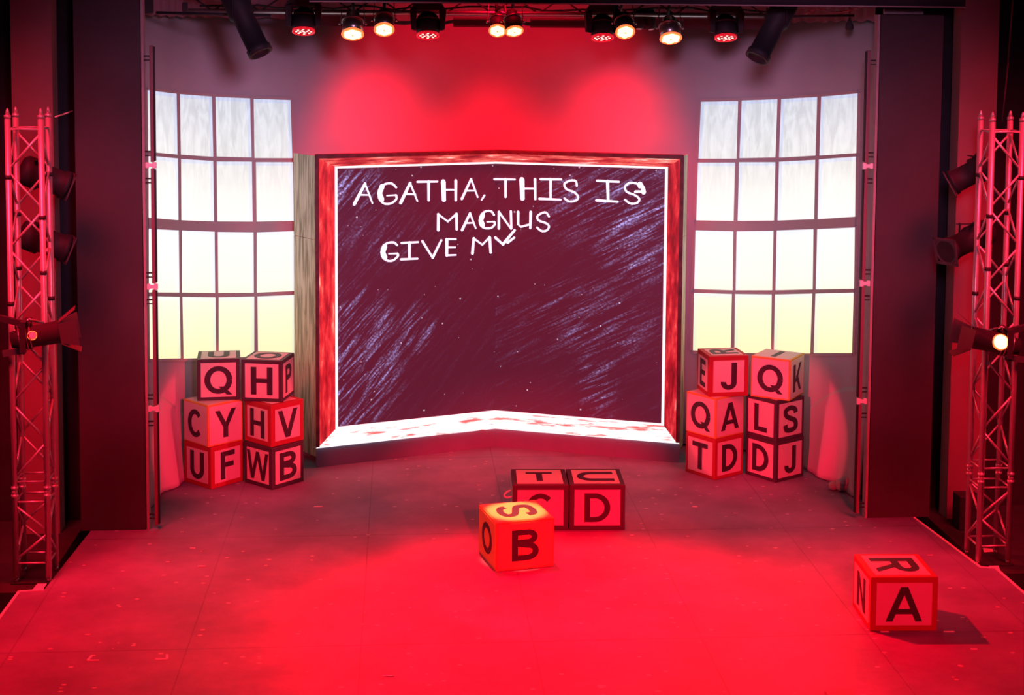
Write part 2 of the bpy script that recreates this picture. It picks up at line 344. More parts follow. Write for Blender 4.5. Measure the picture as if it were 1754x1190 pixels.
# ------------------------------------------------------------------ floor
deck = MB()
out = [(-4.46, 6.5), (-4.40, 13.08), (-4.19, 13.10), (-4.11, 14.67), (-4.4, 18.3), (4.4, 18.3), (4.07, 14.71), (4.19, 13.22), (4.32, 13.20), (4.34, 6.5)]
deck.hexa([(x, y, -0.25) for x, y in out], [(x, y, 0) for x, y in out])
deck.build('floor', M['floor'], kind='structure')
MB().box((0, 12, -0.30), (16, 16, 0.06)).build('floor_side', M['masking'], kind='structure')
# pale edging along the sides of the deck
def strip(name, pts, wd=0.022):
    b = MB()
    for (x0, y0), (x1, y1) in zip(pts, pts[1:]):
        v = Vector((x1-x0, y1-y0, 0)); L_ = v.length; a = math.atan2(v.y, v.x)
        b.box(((x0+x1)/2, (y0+y1)/2, 0.002), (L_, wd, 0.008), a)
    b.build(name, M['tape'], kind='structure')
strip('trim_1', [(-4.455, 9.5), (-4.395, 13.07), (-4.19, 13.09)])
strip('trim_2', [(4.06, 14.68), (4.18, 13.22), (4.31, 13.19), (4.33, 9.5)])
# side platforms in shadow beside the deck (the trusses stand on them)
for sx, nm in ((-1, 'left'), (1, 'right')):
    MB().box((sx*5.1, 14.1, -0.14), (1.75, 2.0, 0.24)).build('floor_wing_'+nm, M['black'], kind='structure')

# ------------------------------------------------------------------ cyclorama (curved back wall)
CYC = [(-3.80, 15.20), (-3.72, 15.60), (-3.62, 16.00), (-3.50, 16.44), (-3.31, 16.86), (-2.92, 17.21), (-2.42, 17.42), (-1.9, 17.66), (-1.3, 17.85), (-0.6, 17.97), (0, 18.0)]
CYC = CYC + [(-x, y) for x, y in CYC[:-1]][::-1]
def catmull(P, n=8):
    o = []
    for i in range(len(P)-1):
        p0 = Vector(P[max(i-1, 0)]); p1 = Vector(P[i]); p2 = Vector(P[i+1]); p3 = Vector(P[min(i+2, len(P)-1)])
        for k in range(n):
            t = k/n
            o.append(0.5*((2*p1)+(-p0+p2)*t+(2*p0-5*p1+4*p2-p3)*t*t+(-p0+3*p1-3*p2+p3)*t**3))
    o.append(Vector(P[-1])); return o
CP = catmull(CYC)
def cyc_hit(px, py, off=0.0):
    d = ray(px, py); e = Vector((EYE.x, EYE.y)); d2 = Vector((d.x, d.y)); best = None
    for a, b in zip(CP, CP[1:]):
        s = b-a; den = d2.x*s.y-d2.y*s.x
        if abs(den) < 1e-9: continue
        w_ = a-e; t = (w_.x*s.y-w_.y*s.x)/den; u = (w_.x*d2.y-w_.y*d2.x)/den
        if t > 0 and -1e-6 <= u <= 1+1e-6 and (best is None or t > best[0]): best = (t, s.normalized())
    t, s = best; n = Vector((s.y, -s.x))          # towards the stage
    p = EYE + d*t
    return Vector((p.x+n.x*off, p.y+n.y*off, p.z))
ZTOP = 5.06
b = MB()
Z = [0.03, 0.3, 1.0, 2, 3, 4, ZTOP]
g = []
for i, p in enumerate(CP):
    nrm = (CP[min(i+1, len(CP)-1)]-CP[max(i-1, 0)]).normalized(); n = Vector((nrm.y, -nrm.x))
    fold = 0.022*math.sin(i*0.9)+0.012*math.sin(i*2.3+1)
    col = []
    for z in Z:
        k = max(0, 1-z/1.2)**1.2*(1 if abs(p.x) > 2.3 else 0.3)
        col.append(b.bm.verts.new((p.x+n.x*fold*k, p.y+n.y*fold*k, z)))
    g.append(col)
for i in range(len(g)-1):
    for j in range(len(Z)-1):
        f = b.bm.faces.new((g[i][j], g[i+1][j], g[i+1][j+1], g[i][j+1])); f.smooth = True
cyc = b.build('wall_back', M['cyc'], kind='structure')
sm = cyc.modifiers.new('thickness', 'SOLIDIFY'); sm.thickness = 0.012; sm.offset = -1
# hem pipe along the bottom and a rucked tail of cloth at each end
b = MB(); b.tube([(p.x, p.y+0.02, 0.02) for p in CP[::3]], 0.018); b.build('baseboard_back', M['masking'], kind='structure')
# black masking behind and above the cyclorama
MB().box((0, 18.6, 3), (12, 0.1, 7)).build('wall_rear', M['masking'], kind='structure')
for sx, nm in ((-1, 'left'), (1, 'right')):
    MB().box((sx*6.0, 13.5, 3), (0.1, 11, 7)).build('wall_'+nm, M['masking'], kind='structure')
MB().box((0, 15.5, 6.9), (12, 7, 0.1)).build('ceiling', M['masking'], kind='structure')
b = MB()
pr = None
for i, p in enumerate(CP):
    t_ = (CP[min(i+1, len(CP)-1)]-CP[max(i-1, 0)]).normalized(); k_ = 0.10+0.012*math.sin(i*1.7)
    x, y = p.x+t_.y*k_, p.y-t_.x*k_
    cur = (b.bm.verts.new((x, y, 5.0+0.012*math.sin(i*1.3))), b.bm.verts.new((x, y, 5.9)))
    if pr: b.bm.faces.new((pr[0], cur[0], cur[1], pr[1]))
    pr = cur
bd = b.build('cloth_border', mat('dusty_border_cloth', (0.22, 0.15, 0.20), 0.9), label='dark cloth border hanging across the top of the back wall', category='curtain')
sm = bd.modifiers.new('thickness', 'SOLIDIFY'); sm.thickness = 0.01

# side tails of cloth lit red beside the block stacks
def cloth_tail(side):
    b = MB(); g = []
    cp = [p for p in CP if p.x < -3.43 and p.y > 15.3]
    n = len(cp)
    for i, p in enumerate(cp):
        u = i/(n-1); a = cp[max(i-1, 0)]; c = cp[min(i+1, n-1)]; t_ = (c-a).normalized(); nx, ny = t_.y, -t_.x
        col = []
        for j in range(19):
            v = j/18; z = 0.012+v*(1.15-0.55*u*u)
            off = 0.008+(1-v)**1.2*(0.07+0.035*math.sin(u*11+v*1.5)+0.015*math.sin(u*23))
            col.append(b.bm.verts.new((side*-1*(p.x+nx*off), p.y+ny*off-0.0, z)))
        g.append(col)
    for i in range(n-1):
        for j in range(18):
            f = b.bm.faces.new((g[i][j], g[i+1][j], g[i+1][j+1], g[i][j+1])); f.smooth = True
    nm = 'left' if side < 0 else 'right'
    o = b.build('hanging_cloth', M['cyc'], label='rumpled end of pale cloth touching the floor at the %s end of the back wall' % nm, category='cloth')
    sm = o.modifiers.new('thickness', 'SOLIDIFY'); sm.thickness = 0.008
cloth_tail(-1); cloth_tail(1)
b = MB()
for i, (x, y, z, r) in enumerate(((3.58, 15.62, 0.07, 0.075), (3.50, 15.66, 0.05, 0.055), (3.60, 15.56, 0.13, 0.05))):
    b.lathe((x, y, z-r), (0.15, 0.1, 1), [(0, 0), (r*0.3, r*0.75), (r, r), (r*1.6, r*0.7), (r*2, 0)], 14)
bun = b.build('cloth_bundle', M['cyc'], label='small bundle of pale cloth on the floor beside the right end of the back wall', category='cloth')

# ------------------------------------------------------------------ windows projected on the curved wall
rows = [
 ([(120,103),(268,100),(283,98),(428,93),(443,92),(590,84),(605,83),(752,70)], [(110,330),(262,330),(273,328),(420,325),(434,326),(583,318),(598,318),(747,308)]),
 ([(108,346),(256,346),(272,344),(420,344),(434,342),(582,335),(596,333),(745,322)], [(101,576),(250,578),(266,578),(414,577),(428,577),(578,572),(591,572),(742,562)]),
 ([(98,616),(249,620),(262,620),(412,618),(425,617),(575,612),(589,612),(741,605)], [(93,850),(246,855),(258,855),(407,855),(420,855),(572,852),(583,852),(738,850)]),
 ([(92,865),(243,870),(256,870),(405,872),(418,872),(570,869),(582,869),(736,865)], [(88,1095),(238,1100),(253,1105),(402,1107),(413,1107),(562,1108),(575,1107),(730,1107)])]
def zp(p): return (p[0]/2.333+1150, p[1]/2.333+130)
def lerp2(a, b, t): return (a[0]+(b[0]-a[0])*t, a[1]+(b[1]-a[1])*t)
def build_projected_window(idx, mirror):
    root = empty('window_%d' % idx, (-3.0 if mirror else 3.0, 17.0, 1.1), kind='structure',
                 label='tall lit window of sixteen panes on the %s of the curved back wall' % ('left' if mirror else 'right'))
    def P(px, py, off):
        p = cyc_hit(px, py, off)
        return Vector((-p.x, p.y, p.z)) if mirror else p
    # panes of projected light, glowing by emission
    b = MB(); uvl = b.bm.loops.layers.uv.new('UVMap'); uv2 = b.bm.loops.layers.uv.new('whole')
    n = 5
    for r, (top, bot) in enumerate(rows):
        for c in range(4):
            tl, tr, bl, br = zp(top[2*c]), zp(top[2*c+1]), zp(bot[2*c]), zp(bot[2*c+1])
            gg = [[b.bm.verts.new(P(*lerp2(lerp2(tl, tr, i/n), lerp2(bl, br, i/n), j/n), 0.020)) for j in range(n+1)] for i in range(n+1)]
            for i in range(n):
                for j in range(n):
                    f = b.bm.faces.new((gg[i][j], gg[i+1][j], gg[i+1][j+1], gg[i][j+1])); f.smooth = True
                    for lp, (a, d) in zip(f.loops, ((i, j), (i+1, j), (i+1, j+1), (i, j+1))):
                        lp[uvl].uv = (a/n, 1-d/n); lp[uv2].uv = ((c+a/n)/4, 1-(r+d/n)/4)
    gl = b.build('glass', M['pane'], root)
    # bars of the projected windows, added as a raised lattice
    b = MB()
    xs = []
    def grid(r, c2, top):  # corner list
        return zp(rows[r][0 if top else 1][c2])
    ext = 5
    def strip_h(y_a, y_b):  # lists of 8 points each (upper row of points, lower row of points)
        pr = None
        pts = []
        for k in range(7):
            for s in range(4): pts.append((lerp2(y_a[k], y_a[k+1], s/4), lerp2(y_b[k], y_b[k+1], s/4)))
        pts.append((y_a[7], y_b[7]))
        pr = None
        for a, d in pts:
            cur = [b.bm.verts.new(P(*a, 0.024)), b.bm.verts.new(P(*d, 0.024)), b.bm.verts.new(P(*d, 0.004)), b.bm.verts.new(P(*a, 0.004))]
            if pr:
                for q in range(4): b.bm.faces.new((pr[q], cur[q], cur[(q+1) % 4], pr[(q+1) % 4]))
            pr = cur
    T = [[zp(p) for p in r[0]] for r in rows]; B_ = [[zp(p) for p in r[1]] for r in rows]
    strip_h([(x, y-5) for x, y in T[0]], T[0])
    for r in range(3): strip_h(B_[r], T[r+1])
    strip_h(B_[3], [(x, y+5) for x, y in B_[3]])
    def strip_v(r, a_i, d_i, wa=0, wd=0):
        pr = None
        for s in range(7):
            t = s/6
            a = lerp2(T[r][a_i], B_[r][a_i], t); d = lerp2(T[r][d_i], B_[r][d_i], t); a = (a[0]+wa, a[1]); d = (d[0]+wd, d[1])
            cur = [b.bm.verts.new(P(*a, 0.024)), b.bm.verts.new(P(*d, 0.024)), b.bm.verts.new(P(*d, 0.004)), b.bm.verts.new(P(*a, 0.004))]
            if pr:
                for q in range(4): b.bm.faces.new((pr[q], cur[q], cur[(q+1) % 4], pr[(q+1) % 4]))
            pr = cur
    for r in range(4):
        for k in (1, 3, 5): strip_v(r, k, k+1)
        strip_v(r, 0, 0, -5, 0); strip_v(r, 7, 7, 0, 4)
    b.build('frame', M['winframe'], root)  # raised lattice stands in for the projected window bars
build_projected_window(1, True); build_projected_window(2, False)

# ------------------------------------------------------------------ the big folded chalkboard
C_, YB, YC_, ZS, ZT = 2.05, 16.77, 17.548, 0.224, 3.507
bd = empty('chalkboard', (0, 17.2, 0), 'huge folded chalkboard screen in a glowing red wooden frame with chalk writing', 'chalkboard')
def half(side):
    s = side; e = Vector((s*C_, YB, 0)); c = Vector((0, YC_, 0))
    ax = (c-e).normalized(); nrm = Vector((-ax.y, ax.x, 0))
    if nrm.y > 0: nrm = -nrm
    Lh = (c-e).length
    P = lambda t, z, d=0.0: e + ax*t + Vector((0, d, z))        # t from the outer edge to the fold, d = depth behind the face
    nm = 'left' if s < 0 else 'right'
    SW = 0.255 if s < 0 else 0.20
    TH, BH, R_ = 0.165, 0.205, 0.07
    d0 = 0.0
    o_b, o_t = ZS, ZT
    # outer dark edge moulding (top and side)
    rim = 0.045
    b = MB()
    b.hexa([P(0, o_b), P(rim, o_b), P(rim, o_b, .12), P(0, o_b, .12)], [P(0, o_t), P(rim, o_t), P(rim, o_t, .12), P(0, o_t, .12)])
    b.hexa([P(rim, o_t-rim), P(Lh, o_t-rim), P(Lh, o_t-rim, .12), P(rim, o_t-rim, .12)], [P(rim, o_t), P(Lh, o_t), P(Lh, o_t, .12), P(rim, o_t, .12)])
    b.build('frame_edge', M['frame_dark'], bd)
    g1, g2 = rim, SW-0.030
    zt1, zt2 = o_t-rim, o_t-TH+0.024
    ledge_in = o_b+BH-0.028
    # bevels, each a wedge with its own thickness
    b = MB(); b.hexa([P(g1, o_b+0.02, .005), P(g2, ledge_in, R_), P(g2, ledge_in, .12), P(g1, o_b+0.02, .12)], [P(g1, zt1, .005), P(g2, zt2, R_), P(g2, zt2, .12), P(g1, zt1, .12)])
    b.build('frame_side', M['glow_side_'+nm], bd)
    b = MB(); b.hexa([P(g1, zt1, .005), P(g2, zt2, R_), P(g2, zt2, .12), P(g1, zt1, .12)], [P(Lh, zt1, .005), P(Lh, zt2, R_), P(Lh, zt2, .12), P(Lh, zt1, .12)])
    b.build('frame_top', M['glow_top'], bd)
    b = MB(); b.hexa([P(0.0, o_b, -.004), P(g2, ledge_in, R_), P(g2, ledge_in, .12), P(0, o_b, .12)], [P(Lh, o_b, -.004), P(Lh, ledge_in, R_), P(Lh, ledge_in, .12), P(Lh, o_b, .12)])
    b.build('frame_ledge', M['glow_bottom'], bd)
    # thin projected white line round the picture, glowing by emission
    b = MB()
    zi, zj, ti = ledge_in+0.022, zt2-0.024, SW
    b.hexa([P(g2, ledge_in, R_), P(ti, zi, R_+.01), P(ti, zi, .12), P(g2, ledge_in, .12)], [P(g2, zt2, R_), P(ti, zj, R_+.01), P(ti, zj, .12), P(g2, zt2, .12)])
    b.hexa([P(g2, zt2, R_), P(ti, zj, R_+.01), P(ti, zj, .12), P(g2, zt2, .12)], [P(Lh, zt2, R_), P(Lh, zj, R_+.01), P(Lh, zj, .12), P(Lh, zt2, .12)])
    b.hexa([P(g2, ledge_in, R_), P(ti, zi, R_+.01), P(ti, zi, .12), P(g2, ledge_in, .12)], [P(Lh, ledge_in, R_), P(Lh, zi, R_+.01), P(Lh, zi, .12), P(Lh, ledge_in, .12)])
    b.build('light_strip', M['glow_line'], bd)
    # the dark picture
    b = MB(); uvl = b.bm.loops.layers.uv.new('UVMap')
    D = R_+0.012
    vs_ = [b.bm.verts.new(P(ti, zi, D)), b.bm.verts.new(P(Lh, zi, D)), b.bm.verts.new(P(Lh, zj, D)), b.bm.verts.new(P(ti, zj, D))]
    f = b.bm.faces.new(vs_)
    uvs = [(0, 0), (Lh-ti, 0), (Lh-ti, zj-zi), (0, zj-zi)]
    if s > 0: uvs = [(Lh-ti-u, v) for u, v in uvs]
    for lp, uv in zip(f.loops, uvs): lp[uvl].uv = uv
    bk = [b.bm.verts.new(P(*q)) for q in ((ti, zi, .12), (Lh, zi, .12), (Lh, zj, .12), (ti, zj, .12))]
    for i in range(4): b.bm.faces.new((vs_[i], vs_[(i+1) % 4], bk[(i+1) % 4], bk[i]))
    b.bm.faces.new(bk[::-1])
    b.build('board_panel', M['board_'+nm], bd)
    # skirting under the frame
    b = MB(); b.hexa([P(0, 0, .02), P(Lh, 0, .02), P(Lh, 0, .12), P(0, 0, .12)], [P(0, ZS, .02), P(Lh, ZS, .02), P(Lh, ZS, .12), P(0, ZS, .12)])
    b.build('skirting', M['skirt'], bd, label='dark painted skirting under the %s half' % nm)
    # plywood return behind the outer edge
    q0 = Vector((s*C_, YB+0.10, 0)); q1 = Vector((s*2.32, 17.28, 0)) if s < 0 else Vector((s*2.17, 17.2, 0)); th = Vector((-s*0.02, 0, 0))
    zt_ = ZT-0.02
    for za, zb in ((0.10, 2.55), (2.555, zt_)):
        b = MB(); b.hexa([q0+Vector((0, 0, za)), q1+Vector((0, 0, za)), q1+th+Vector((0, 0, za)), q0+th+Vector((0, 0, za))], [q0+Vector((0, 0, zb)), q1+Vector((0, 0, zb)), q1+th+Vector((0, 0, zb)), q0+th+Vector((0, 0, zb))])
        b.build('side_panel', M['ply'], bd, label='plain plywood side panel on the %s' % nm)
    # solid backing body
    b = MB(); b.hexa([P(0.03, 0, .13), P(Lh, 0, .13), P(Lh, 0, .16), P(0.03, 0, .16)], [P(0.03, ZT-.03, .13), P(Lh, ZT-.03, .13), P(Lh, ZT-.03, .16), P(0.03, ZT-.03, .16)])
    b.build('backing', M['masking'], bd)
    return P, e, ax, nrm, Lh, D
HL = half(-1); HR = half(1)

def on_board(px, py, lift=0.004):
    d = ray(px, py)
    for (P, e, ax, nrm, Lh, D), sgn in ((HL, -1), (HR, 1)):
        o_ = e + Vector((0, D-lift, 0)); t = (o_-EYE).dot(nrm)/d.dot(nrm); p = EYE+d*t
        u = (p-o_).dot(ax)
        if u <= Lh: return p, nrm
    return p, nrm
ZA = lambda x, y: (530+x/4.406, 250+y/4.406)
ZB = lambda x, y: (850+x/4.406, 250+y/4.406)
def bez(pts, n=7):
    if len(pts) < 3: return pts
    return [tuple(v) for v in catmull(pts, n)]
def projected_text(name, strokes, conv, parent=bd, curve_min=5):
    b = MB()
    for st in strokes:
        w_, pts = st[0], st[1]
        if len(pts) >= curve_min: pts = bez(pts)
        cv = [conv(*p) for p in pts]
        w_ = w_/4.406*1.12
        # ribbon
        L_, R2 = [], []
        for i, p in enumerate(cv):
            a = cv[max(i-1, 0)]; c = cv[min(i+1, len(cv)-1)]
            dx, dy = c[0]-a[0], c[1]-a[1]; l = math.hypot(dx, dy) or 1; nx, ny = -dy/l, dx/l
            k = w_/2*(1+0.10*math.sin(i*2.1+len(cv)))
            if 0 < i < len(cv)-1:
                v1 = Vector((p[0]-a[0], p[1]-a[1])).normalized(); v2 = Vector((c[0]-p[0], c[1]-p[1])).normalized()
                k /= max(0.45, math.sqrt((1+max(-.9, v1.dot(v2)))/2))
            L_.append((p[0]+nx*k, p[1]+ny*k)); R2.append((p[0]-nx*k, p[1]-ny*k))
        e0 = (2*cv[0][0]-cv[1][0], 2*cv[0][1]-cv[1][1])
        fr, bk = [], []
        for lift, acc in ((0.006, fr), (0.001, bk)):
            for q in range(len(cv)): acc.append((b.bm.verts.new(on_board(*L_[q], lift)[0]), b.bm.verts.new(on_board(*R2[q], lift)[0])))
        n = len(cv)
        for i in range(n-1):
            b.bm.faces.new((fr[i][0], fr[i+1][0], fr[i+1][1], fr[i][1]))
            b.bm.faces.new((fr[i][0], bk[i][0], bk[i+1][0], fr[i+1][0])); b.bm.faces.new((fr[i][1], fr[i+1][1], bk[i+1][1], bk[i][1]))
        for p, tdir in ((cv[0], 0), (cv[-1], 0)):          # round ends
            ctr = b.bm.verts.new(on_board(p[0], p[1], 0.0062)[0]); ring = [b.bm.verts.new(on_board(p[0]+w_/2*math.cos(a*PI/5), p[1]+w_/2*math.sin(a*PI/5), 0.0062)[0]) for a in range(10)]
            for i in range(10): b.bm.faces.new((ctr, ring[i], ring[(i+1) % 10]))
    return b.build(name, M['chalk'], parent)
line1a = [(20, [(338,440),(420,285)]), (12, [(420,285),(475,430)]), (11, [(372,368),(455,370)]),
 (14, [(655,312),(620,283),(565,290),(528,330),(525,390),(562,433),(615,433),(655,402),(655,372)]), (10, [(655,370),(585,375)]), (34, [(548,305),(530,355),(545,405)]),
 (20, [(688,430),(760,280)]), (12, [(760,280),(815,415)]), (11, [(715,362),(800,365)]),
 (14, [(815,270),(965,268)]), (18, [(900,268),(900,408)]),
 (30, [(1010,268),(1015,405)]), (18, [(1105,260),(1105,408)]), (12, [(1015,330),(1105,330)]),
 (16, [(1150,400),(1220,250)]), (12, [(1220,250),(1270,385)]), (11, [(1180,337),(1250,337)]), (12, [(1322,372),(1300,406)])]
line1b = [(13, [(-15,250),(140,252)]), (17, [(70,250),(70,383)]), (32, [(193,252),(198,395)]), (17, [(292,250),(295,400)]), (12, [(200,322),(292,322)]),
 (15, [(335,250),(490,252)]), (17, [(410,250),(410,400)]), (15, [(325,398),(485,405)]),
 (14, [(608,300),(600,265),(560,260),(515,285),(530,325),(590,350),(618,385),(600,412),(550,418),(515,395)]),
 (15, [(760,262),(925,270)]), (20, [(840,265),(845,415)]), (16, [(755,410),(915,420)]),
 (14, [(1080,312),(1062,284),(1010,278),(972,305),(985,345),(1045,370),(1080,400),(1060,430),(1010,433),(972,405)]), (30, [(1085,285),(1108,320),(1112,350)]), (18, [(1050,345),(1120,345)])]
line2a = [(18, [(972,635),(972,515)]), (13, [(972,515),(1045,570),(1110,512)]), (18, [(1110,512),(1112,628)]), (17, [(1152,635),(1212,508)]), (12, [(1212,508),(1255,620)]), (11, [(1178,582),(1242,580)]),
 (14, [(1393,520),(1370,492),(1325,495),(1290,535),(1288,588),(1320,618),(1370,618),(1398,592),(1395,572)]), (10, [(1395,571),(1342,573)]), (30, [(1308,518),(1296,562),(1308,598)])]
line2b = [(17, [(20,622),(20,497)]), (13, [(20,497),(112,625)]), (15, [(110,492),(114,620)]), (17, [(165,497),(165,590)]), (13, [(165,590),(185,610),(258,590)]), (17, [(260,497),(257,618)]),
 (14, [(398,532),(375,502),(340,508),(310,532),(322,562),(380,585),(398,610),(378,638),(340,640),(308,615)])]
line3a = [(14, [(662,748),(632,727),(580,737),(548,775),(548,828),(585,863),(630,863),(668,830),(665,812)]), (10, [(665,811),(600,813)]), (34, [(568,758),(555,800),(568,842)]),
 (14, [(695,732),(820,725)]), (18, [(755,728),(755,850)]), (14, [(690,855),(815,850)]), (15, [(852,718),(930,842)]), (16, [(930,842),(995,712)]),
 (20, [(1037,705),(1037,825)]), (12, [(1035,703),(1105,703)]), (12, [(1045,765),(1100,765)]), (12, [(1040,825),(1105,822)]),
 (18, [(1230,812),(1240,697)]), (13, [(1240,697),(1305,745),(1360,688)]), (18, [(1360,688),(1368,803)])]
line3b = [(16, [(-8,690),(50,742)]), (18, [(50,742),(138,636)]), (16, [(85,730),(135,692)])]
for line, counts, conv in ((line1a, (3, 3, 3, 2, 3, 3, 1), ZA), (line1b, (2, 3, 3, 1, 3, 3), ZB), (line2a, (3, 3, 3), ZA), (line2b, (3, 3, 1), ZB), (line3a, (3, 3, 2, 4, 3), ZA), (line3b, (2, 1), ZB)):
    k0 = 0
    for c_ in counts:
        projected_text('chalk_mark' if line[k0][1][0] in ((1322, 372), (85, 730)) else 'chalk_letter', line[k0:k0+c_], conv); k0 += c_

# ------------------------------------------------------------------ letter blocks
def glyph(ch, w):
    """plain bold grotesque capitals as a list of polygons, height 1, width w"""
    t, k, P = 0.205, 0.175, []                      # stem and crossbar thickness
    def rect(x0, y0, x1, y1): P.append([(x0, y0), (x1, y0), (x1, y1), (x0, y1)])
    def para(x0, y0, x1, y1, q=t): P.append([(x0, y0), (x0+q, y0), (x1+q, y1), (x1, y1)])
    def ribbon(pts, a=t, b=k):
        n = len(pts); L_, R_ = [], []
        for i, p in enumerate(pts):
            u, v = pts[max(i-1, 0)], pts[min(i+1, n-1)]
            dx, dy = v[0]-u[0], v[1]-u[1]; l = math.hypot(dx, dy) or 1; dx /= l; dy /= l
            h = 0.5*(a*abs(dy)+b*abs(dx))/1.0 if abs(dx)+abs(dy) else a/2
            h = 0.5*math.sqrt((a*dy)**2+(b*dx)**2)
            L_.append((p[0]-dy*h, p[1]+dx*h)); R_.append((p[0]+dy*h, p[1]-dx*h))
        for i in range(n-1): P.append([L_[i], L_[i+1], R_[i+1], R_[i]])
    def arc(cx, cy, rx, ry, a0, a1, n=20): return [(cx+rx*math.cos(math.radians(a0+(a1-a0)*i/n)), cy+ry*math.sin(math.radians(a0+(a1-a0)*i/n))) for i in range(n+1)]
    rx, ry = w/2-t/2, 0.5-k/2
    if ch in 'OQ': ribbon(arc(w/2, .5, rx, ry, 0, 360, 40))
    if ch == 'Q': para(w-t*0.95, -0.04, w*0.50, .26, t*0.95)
    if ch == 'C': ribbon(arc(w/2, .5, rx, ry, 42, 318, 32))
    if ch in 'HUNKEFLDBPRWV' and ch not in 'WVU': rect(0, 0, t, 1)
    if ch == 'H': rect(w-t, 0, w, 1); rect(t, .43, w-t, .59)
    if ch == 'I': rect(0, 0, w, 1)
    if ch == 'N': rect(w-t, 0, w, 1); para(t*.0, 1, w-t*1.0, 0, t*1.05)
    if ch in 'EF': rect(t, 1-k, w, 1); rect(t, .43, w*.92, .43+k)
    if ch in 'EL': rect(t, 0, w, k)
    if ch == 'T': rect(w/2-t/2, 0, w/2+t/2, 1); rect(0, 1-k, w, 1)
    if ch == 'U': ribbon([(t/2, 1)]+arc(w/2, rx*1.0+k/2, rx, rx, 180, 360)+[(w-t/2, 1)])
    if ch == 'J': ribbon([(w-t/2, 1), (w-t/2, .5)]+arc(w/2, rx*.9+k/2, rx, rx*.9, 360, 170, 20))
    if ch == 'A': para(0, 0, w/2-.105, 1, .20); para(w-.20, 0, w/2-.095, 1, .20); rect(w*.22, .21, w*.78, .36)
    if ch == 'V': para(0, 1, w/2-.105, 0, .20); para(w-.20, 1, w/2-.095, 0, .20)
    if ch == 'Y': para(0, 1, w/2-.095, .36, .20); para(w-.20, 1, w/2-.105, .36, .20); rect(w/2-t/2, 0, w/2+t/2, .42)
    if ch == 'W':
        q = .16
        for a, b in ((0, w*.25-q/2), (w/2-q/2, w*.25-q/2), (w/2-q/2, w*.75-q/2), (w-q, w*.75-q/2)): para(a, 1, b, 0, q)
    if ch == 'K': para(w-.22, 1, t*.8, .34, .20); para(w-.22, 0, t*1.25, .58, .20)
    if ch == 'D': ribbon([(t*.6, 1-k/2)]+arc(w-.5*.86-t/2+.0, .5, .43, ry, 90, -90)+[(t*.6, k/2)])
    if ch in 'PR': ribbon([(t*.6, 1-k/2)]+arc(w-.24-t/2-.01, .72, .24, .28-k/2, 90, -90)+[(t*.6, .44+k/2)])
    if ch == 'R': para(w-.215, 0, w*.42, .48, .20)
    if ch == 'B':
        ribbon([(t*.6, 1-k/2)]+arc(w-.22-t/2-.04, .755, .22, .245-k/2, 90, -90)+[(t*.6, .51+k/2)])
        ribbon([(t*.6, .47+k/2)]+arc(w-.26-t/2, .285+k/2-.078, .26, .285-k/2, 90, -90)+[(t*.6, k/2)])
    if ch == 'S':
        c = [(w-.11, .70), (w-.15, .83), (w/2, 1-k/2), (.13, .85), (.10, .72), (.20, .60), (w/2, .52), (w-.16, .42), (w-.095, .27), (w-.15, .14), (w/2, k/2), (.15, .13), (.09, .30)]
        ribbon([tuple(v) for v in catmull(c, 5)])
    return P
def letter_mesh(ch, w_, h_):
    bm = bmesh.new(); w = w_/h_
    for q_, poly in enumerate(glyph(ch, w)):
        a = [bm.verts.new(((x-w/2)*h_, (y-.5)*h_, 0.003+0.00006*q_)) for x, y in poly]; b_ = [bm.verts.new((v.co.x, v.co.y, 0)) for v in a]
        n = len(a); bm.faces.new(a)
        for i in range(n): bm.faces.new((a[i], b_[i], b_[(i+1) % n], a[(i+1) % n]))
    bmesh.ops.recalc_face_normals(bm, faces=bm.faces)
    for f in bm.faces:                                # the front face of every piece looks outwards
        if abs(f.normal.z) > .5 and f.normal.z < 0: f.normal_flip()
    me = bpy.data.meshes.new('letter'); bm.to_mesh(me); bm.free()
    return me
ASP = {'I': 0.19, 'W': 1.15, 'Q': 0.98, 'O': 0.98, 'C': 0.88, 'U': 0.76, 'L': 0.62, 'J': 0.60, 'E': 0.66, 'F': 0.64, 'P': 0.72, 'S': 0.76, 'T': 0.78, 'V': 0.90, 'A': 0.94, 'Y': 0.90, 'K': 0.84, 'R': 0.80}
